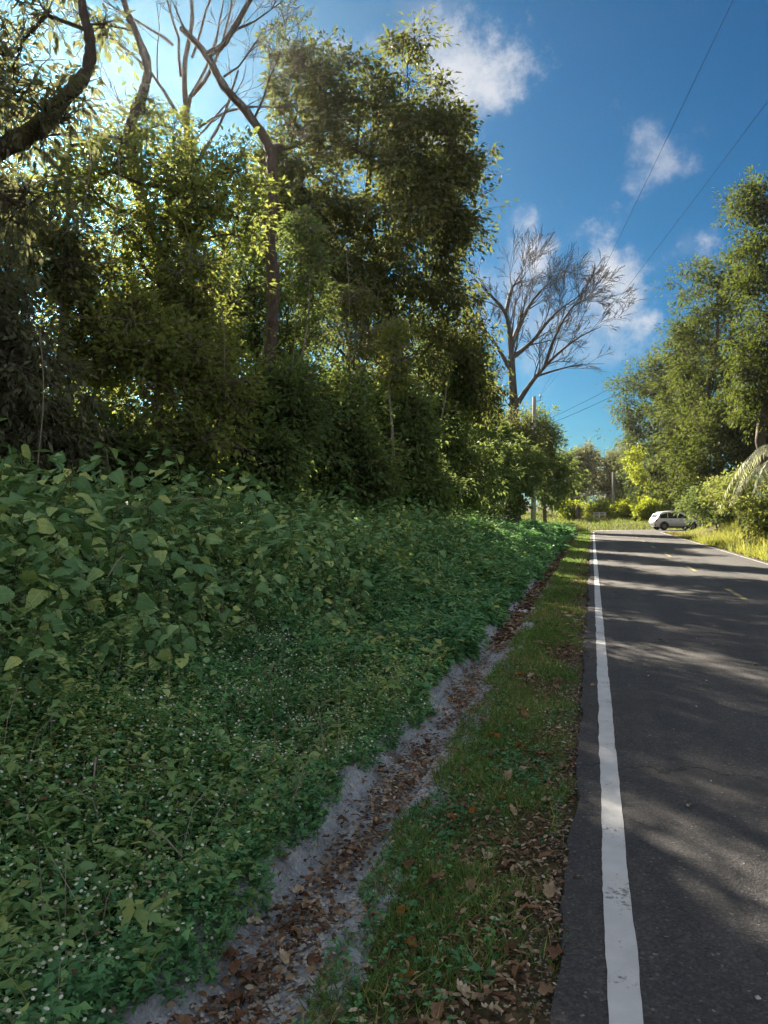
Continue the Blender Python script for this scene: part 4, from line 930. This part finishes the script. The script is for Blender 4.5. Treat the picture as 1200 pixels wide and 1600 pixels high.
# ------------------------------------------------------------------ white car at the bend
def car(loc, rz):
    t_ = thing('parked_car', 'white compact SUV seen from its side at the road bend', 'car', loc=loc, rz=rz)
    st = [(-2.18, .52, .80, .66, .80), (-2.10, .40, .98, .80, .84), (-1.85, .30, 1.02, .86, .87), (-1.2, .24, 1.02, .90, .90), (-.2, .22, 1.0, .91, .91), (.8, .22, .98, .91, .90), (1.25, .24, .98, .89, .87), (1.75, .28, .90, .84, .82), (2.08, .36, .80, .74, .70), (2.2, .46, .66, .60, .56)]
    V = []; Fc = []
    for x, z0, z1, wb, wt_ in st:
        zm = z0 + (z1 - z0) * .55
        V += [(x, -wb * .93, z0), (x, -wb, zm), (x, -wt_ * .97, z1 - .06), (x, -wt_ * .80, z1), (x, wt_ * .80, z1), (x, wt_ * .97, z1 - .06), (x, wb, zm), (x, wb * .93, z0)]
    for i in range(len(st) - 1):
        for j in range(8):
            k = (j + 1) % 8; Fc.append((i * 8 + j, (i + 1) * 8 + j, (i + 1) * 8 + k, i * 8 + k))
    Fc += [tuple(range(8)), tuple(range((len(st) - 1) * 8 + 7, (len(st) - 1) * 8 - 1, -1))]
    mb = MB(); mb.add(V, Fc); body = link('body', mb.mesh('body', True), M['carpaint'], t_)
    gs = [(-2.05, .98, .80), (-1.80, 1.35, .74), (-1.45, 1.55, .68), (-.6, 1.64, .66), (.25, 1.60, .66), (.62, 1.48, .68), (1.22, .98, .80)]
    V = []; Fc = []
    for x, z, w in gs: V += [(x, -.84, .94), (x, -w, z), (x, -w * .8, z + .03), (x, w * .8, z + .03), (x, w, z), (x, .84, .94)]
    for i in range(len(gs) - 1):
        for j in range(5): Fc.append((i * 6 + j, (i + 1) * 6 + j, (i + 1) * 6 + j + 1, i * 6 + j + 1))
    mb = MB(); mb.add(V, Fc); link('cabin', mb.mesh('cabin'), M['carpaint'], t_)
    def top_at(x): return np.interp(x, [g[0] for g in gs], [g[1] for g in gs]), np.interp(x, [g[0] for g in gs], [g[2] for g in gs])
    for sgn in (-1, 1):
        for x0, x1 in ((-1.72, -1.02), (-.96, -.10), (-.02, .86)):
            q = []
            for x, lowz in ((x0, 1), (x1, 1), (x1, 0), (x0, 0)):
                zt, w = top_at(x); z = 1.03 if lowz else max(zt - .09, 1.06); f = (z - .94) / max(zt - .94, .05)
                q.append((x, sgn * (.84 + (w - .84) * f + .008), z))
            q2 = [(a_, b_ - sgn * .02, c_) for a_, b_, c_ in q]
            mb = MB(); mb.add(q + q2, [(0, 1, 2, 3) if sgn < 0 else (3, 2, 1, 0), (0, 4, 5, 1), (1, 5, 6, 2), (2, 6, 7, 3), (3, 7, 4, 0)]); link('side_window', mb.mesh('side_window'), M['glass'], t_)
        mb = MB(); mb.box((.82, sgn * .95, 1.06), (.14, .18, .12)); link('wing_mirror', mb.mesh('wing_mirror'), M['carpaint'], t_)
        for x in (-.75, .25):
            mb = MB(); mb.box((x, sgn * .905, .86), (.2, .03, .03)); link('door_handle', mb.mesh('door_handle'), M['metal'], t_)
        mb = MB(); mb.box((-2.07, sgn * .66, .86), (.14, .34, .14)); link('tail_light', mb.mesh('tail_light'), M['redlamp'], t_)
        mb = MB(); mb.box((2.02, sgn * .58, .70), (.18, .30, .12)); link('headlight', mb.mesh('headlight'), M['clearlamp'], t_)
        mb = MB(); mb.box((0, sgn * .875, .27), (2.3, .06, .14)); link('sill_trim', mb.mesh('sill_trim'), M['trim'], t_)
        for x in (-1.36, 1.36):
            w = link('wheel', None, parent=t_, loc=(x, sgn * .82, .35)); an = np.linspace(0, 2 * math.pi, 25)[:-1]
            mb = MB(); V = []; prof = [(.20, -.10), (.31, -.11), (.35, -.07), (.35, .07), (.31, .11), (.20, .10)]
            for a_ in an: V += [(r_ * math.cos(a_), y_, r_ * math.sin(a_)) for r_, y_ in prof]
            n_ = len(an); mb.add(V, [(i * 6 + j, i * 6 + j + 1, ((i + 1) % n_) * 6 + j + 1, ((i + 1) % n_) * 6 + j) for i in range(n_) for j in range(5)]); link('tyre', mb.mesh('tyre', True), M['rubber'], w)
            mb = MB(); V = [(0, sgn * .085, 0)] + [(.21 * math.cos(a_), sgn * (.07 if i % 4 < 2 else .095), .21 * math.sin(a_)) for i, a_ in enumerate(an)]
            mb.add(V, [(0, 1 + i, 1 + (i + 1) % n_) for i in range(n_)]); link('rim', mb.mesh('rim'), M['rim'], w)
            mb = MB(); V = []; an2 = np.linspace(0, math.pi, 13)
            for a_ in an2: V += [(.43 * math.cos(a_), sgn * .09, .43 * math.sin(a_)), (.36 * math.cos(a_), sgn * .095, .36 * math.sin(a_)), (.36 * math.cos(a_), -sgn * .1, .36 * math.sin(a_))]
            mb.add(V, [(i * 3 + j, i * 3 + j + 1, (i + 1) * 3 + j + 1, (i + 1) * 3 + j) for i in range(12) for j in range(2)]); link('arch_trim', mb.mesh('arch_trim'), M['trim'], w)
    def pane(name, x0, z0, x1, z1, w0, w1, mat_):
        mb = MB(); q = [(x0, -w0, z0), (x0, w0, z0), (x1, w1, z1), (x1, -w1, z1)]; mb.add(q + [(a_ + (.02 if x0 < 0 else -.02), b_, c_ - .02) for a_, b_, c_ in q], [(3, 2, 1, 0) if x0 < 0 else (0, 1, 2, 3), (0, 1, 5, 4), (1, 2, 6, 5), (2, 3, 7, 6), (3, 0, 4, 7)]); link(name, mb.mesh(name), mat_, t_)
    pane('windscreen', 1.18, 1.04, .66, 1.50, .70, .62, M['glass']); pane('rear_window', -2.03, 1.06, -1.82, 1.36, .64, .60, M['glass'])
    mb = MB(); mb.box((-2.14, 0, .48), (.16, 1.45, .22)); link('rear_bumper', mb.mesh('rear_bumper'), M['trim'], t_)
    mb = MB(); mb.box((2.15, 0, .44), (.14, 1.2, .16)); link('front_bumper', mb.mesh('front_bumper'), M['trim'], t_)
    return t_
cp = at(1054, 830, 68.5)
car((cp[0], cp[1], .0), TH + R(3)).scale = (.94, .94, 1.02)

# ------------------------------------------------------------------ small things by the bend
def post_sign():
    b = at(990, 800, 84); z = float(ground_z(b[0], b[1])); t_ = thing('marker_post', 'thin pale metal post at the far verge left of the car', 'post', loc=(b[0], b[1], z))
    mb = MB(); mb.tube([(0, 0, -.2), (0, 0, 1.9)], [.05, .05], 8); link('post', mb.mesh('post'), M['metal'], t_)
    mb = MB(); mb.tube([(0, 0, 1.9), (0, 0, 1.96)], [.062, .045], 8); link('cap', mb.mesh('cap'), M['board'], t_)
post_sign()
b = at(903, 800, 82); z = float(ground_z(b[0], b[1])); mb = MB(); mb.tube([(b[0], b[1], z - .2), (b[0] + .05, b[1], z + .5), (b[0] - .05, b[1], z + 1.1), (b[0] + .02, b[1], z + 1.55)], [.24, .22, .27, .20], 10)
link('tree_stump', mb.mesh('tree_stump', True), M['bark_dark'], label='dark weathered stump standing in the sunlit grass at the far left', cat='stump')
b0 = at(930, 800, 86); t_ = thing('low_fence', 'low pale board fence in the sunlit grass beyond the bend', 'fence', loc=(b0[0], b0[1], float(ground_z(b0[0], b0[1]))), rz=TH)
for k in range(3):
    mb = MB(); mb.box((k * .6 - .1, .05, .35), (.09, .09, .8)); link('post', mb.mesh('post'), M['board'], t_)
for zq in (.45, .70):
    mb = MB(); mb.box((.5, -.02, zq), (1.5, .04, .12)); link('rail', mb.mesh('rail'), M['board'], t_)
# pale arching palm at the right edge
b = at(1235, 800, 38); z = float(ground_z(b[0], b[1])); PS = 1.25
t_ = thing('palm', 'palm with pale arching fronds at the right edge of the bank', 'palm', loc=(b[0], b[1], z))
mb = MB(); mb.tube([(0, 0, -.2), (.05, 0, 1.5), (0, .05, 3.2)], [.14, .11, .09], 9); link('trunk', mb.mesh('trunk', True), M['bark'], t_)
for k, (dx, dy, up_, L) in enumerate([(-1, -.1, 1.0, 3.0), (-1, .3, .7, 3.1), (-.9, -.5, .35, 2.8), (-.6, .8, .9, 2.8), (.6, -.6, .8, 2.6), (.9, .4, .7, 2.8), (.2, 1, .8, 2.6), (-1, 0, .05, 2.8), (-.5, -.9, .7, 2.7)]):
    L *= PS; d = nrm(np.array([dx, dy, 0.0])); p0 = np.array([0, .05, 3.2]); tq = np.linspace(0, 1, 14)[:, None]
    sp = p0 + (RIGHT * d[0] + FWD * d[1]) * (L * tq) * (1 - .18 * tq) + UP * (L * (up_ * tq - (up_ + .62) * tq ** 2))
    mb = MB(); mb.tube(sp, np.linspace(.022, .006, 14), 5); fr = link('frond', mb.mesh('frond', True), M['stem'], t_)
    tt = np.repeat(np.linspace(.12, 1, 34), 2); ii = np.clip((tt * 13).astype(int), 0, 12); fr_ = (tt * 13 - ii)[:, None]
    P = sp[ii] * (1 - fr_) + sp[ii + 1] * fr_; tan = nrm(sp[ii + 1] - sp[ii]); side = nrm(np.cross(tan, UP)) * np.tile([1, -1], 34)[:, None]
    D = side * .75 + tan * .5 - UP * .55 + rs.normal(size=P.shape) * .07
    link('leaflets', leaf_mesh('leaflets', P, D, np.cross(side, tan) * np.tile([1, -1], 34)[:, None] + rs.normal(size=P.shape) * .15, .62 * np.sin(.25 + 2.6 * tt) ** .6, .065, T_BLADE, curl=.2), M['palm'], fr, kind='stuff')

# ------------------------------------------------------------------ little things on the bank and the road
def fern(px, py, Y, s, lab, mt='palm'):
    b = at(px, py, Y); t_ = thing('fern', lab, 'fern', loc=b, group='ferns among the weeds')
    for k in range(5):
        a = k * 1.26 + rs.rand(); tq = np.linspace(0, 1, 9)[:, None]; d = np.array([math.cos(a), math.sin(a), 0])
        sp = d * tq * s * .9 + UP * s * (.9 * tq - .85 * tq ** 2); mb = MB(); mb.tube(np.vstack([[0, 0, -.35], sp]), np.linspace(.004, .0015, 10), 4); fr = link('frond', mb.mesh('frond'), M['stem'], t_)
        tt = np.repeat(np.linspace(.1, .98, 15), 2); ii = np.clip((tt * 8).astype(int), 0, 7); f_ = (tt * 8 - ii)[:, None]; P = sp[ii] * (1 - f_) + sp[ii + 1] * f_; tan = nrm(sp[ii + 1] - sp[ii]); side = nrm(np.cross(tan, UP)) * np.tile([1, -1], 15)[:, None]
        link('leaflets', leaf_mesh('leaflets', P, side + tan * .3, np.tile(UP, (30, 1)) + rs.normal(size=P.shape) * .1, s * .42 * (1.05 - tt), s * .07, T_DIAMOND), M[mt], fr, kind='stuff')
fern(218, 802, 7.6, .30, 'small pale sunlit fern between the broad weeds on the left bank')
fern(292, 790, 8.2, .34, 'feathery fern standing behind the topmost broad weeds')
fern(345, 800, 8.6, .30, 'small fern right of the feathery one along the weed tops', 'weed')
def tuft(px, Y, n, h, lab):
    b = at(px, 800, Y); z = float(ground_z(b[0], b[1])); t_ = thing('grass_tuft', lab, 'grass', loc=(b[0], b[1], z), group='tall grass tufts in the ground cover')
    for k in range(n):
        a = rs.uniform(0, 6.28); d = np.array([math.cos(a), math.sin(a), 0]); L = h * rs.uniform(.6, 1.2); tq = np.linspace(0, 1, 7)
        sp = d * (.10 * tq + .45 * tq ** 2)[:, None] * L + UP * (L * (tq - .45 * tq ** 2.5))[:, None]; w = .006 * (1 - tq) ** .6 + .0008; s_ = np.cross(d, UP)
        V = np.vstack([sp + s_ * w[:, None], sp - s_ * w[:, None]]); mb = MB(); mb.add(V, [(i, i + 1, i + 8, i + 7) for i in range(6)]); link('blade', mb.mesh('blade'), M['grass'], t_)
tuft(345, 4.3, 26, .42, 'bright green grass tuft standing up in the ground cover below the weeds')
tuft(420, 5.2, 9, .75, 'long arching grass blades at the lower edge of the broad weeds')
tuft(75, 3.2, 14, .25, 'small bright grass tuft near the lower left corner')
def stick(px, Y, L, rz, lab, dz=.2):
    b = at(px, 800, Y); z = float(ground_z(b[0], b[1])) + dz; d = np.array([math.cos(rz), math.sin(rz), -.25]); p = [np.zeros(3), d * L * .5 + UP * .02, d * L]; mb = MB(); mb.tube(p, [.006, .005, .003], 6)
    link('dry_stick', mb.mesh('dry_stick', True), M['stick'], loc=(b[0], b[1], z), label=lab, cat='stick', group='dry sticks in the ground cover')
stick(235, 3.35, .22, -.4, 'pale dry stick lying on the flowering ground cover', .22)
stick(150, 3.7, .20, -1.0, 'thin brown dry twig left of the pale stick', .24)
stick(195, 5.6, .5, -1.2, 'pale bent dry stalk hanging in the middle of the broad weeds', .75)
def vine(px, py0, py1, Y, lab):
    pts = [at(px + 6 * math.sin(q * 5), py0 + (py1 - py0) * q, Y) for q in np.linspace(0, 1, 12)]; mb = MB(); mb.tube(catmull(pts, 3), [.008] * 34, 5); link('hanging_vine', mb.mesh('hanging_vine', True), M['stick'], label=lab, cat='vine', group='vines hanging from the left trees')
vine(62, 520, 800, 9.5, 'thin pale vine hanging at the left edge down to the broad weeds')
vine(455, 420, 690, 17, 'thin vine hanging just right of the tall bare trunk')
vine(540, 380, 720, 20, 'thin vine hanging in front of the tall leafy tree')
vine(345, 470, 740, 13, 'thin vine hanging left of the foot of the tall bare trunk')
vine(180, 200, 420, 12, 'thin vine hanging below the crooked limb at upper left')
vine(135, 200, 360, 10, 'thin vine hanging below the thick leaning limb')
for k in range(16):
    y = 2.3 + 9 * rs.rand() ** 1.3; x = rs.uniform(.22, 2.2)
    mb = MB(); oc = np.array([(1, 0, 0), (.3, .9, 0), (-.9, .4, 0), (-.5, -.8, 0), (.6, -.7, 0), (0, 0, .7), (0, 0, -.3)]) * rs.uniform(.7, 1.2, (7, 1)) * rs.uniform(.006, .013)
    mb.add(oc, [(0, 1, 5), (1, 2, 5), (2, 3, 5), (3, 4, 5), (4, 0, 5), (1, 0, 6), (2, 1, 6), (3, 2, 6), (4, 3, 6), (0, 4, 6)])
    link('pebble', mb.mesh('pebble'), M['pebble'], loc=(x, y, .006), label='tiny pale pebble lying on the dark asphalt', cat='pebble', group='pebbles on the road')
# crumpled white wrapper in the drain
me = bpy.data.meshes.new('wrapper'); gx = [(i, j) for i in range(6) for j in range(6)]
me.from_pydata([((i - 2.5) * .030, (j - 2.5) * .045, .03 + rs.uniform(-.02, .03)) for i, j in gx], [], [(i * 6 + j, i * 6 + 6 + j, i * 6 + 7 + j, i * 6 + j + 1) for i in range(5) for j in range(5)]); me.update()
link('wrapper', me, M['litterpaper'], loc=(-1.12, 13.2, -.10), label='crumpled white wrapper lying in the roadside drain', cat='litter')

# ------------------------------------------------------------------ thin haze volume added to imitate veiling glare round the sun
mb = MB(); mb.box((0, 350, 16.0), (1040, 1140, 36.0)); m = bpy.data.materials.new('haze'); m.use_nodes = True; m.node_tree.nodes.clear(); t = NT(m)
pv = t.n('ShaderNodeVolumePrincipled', {'Color': (.96, .97, 1.0, 1), 'Density': .00016, 'Anisotropy': .78}); t.l(pv.outputs[0], t.out.inputs['Volume'])
link('haze', mb.mesh('haze'), m, kind='stuff')
cy.volume_bounces = 0; cy.volume_max_steps = 64

tri = sum(sum(len(p.vertices) - 2 for p in me.polygons) if len(me.polygons) < 5000 else int(len(me.loops) - 2 * len(me.polygons)) for me in bpy.data.meshes)
print('TRIANGLES', tri, 'OBJECTS', len(bpy.data.objects))
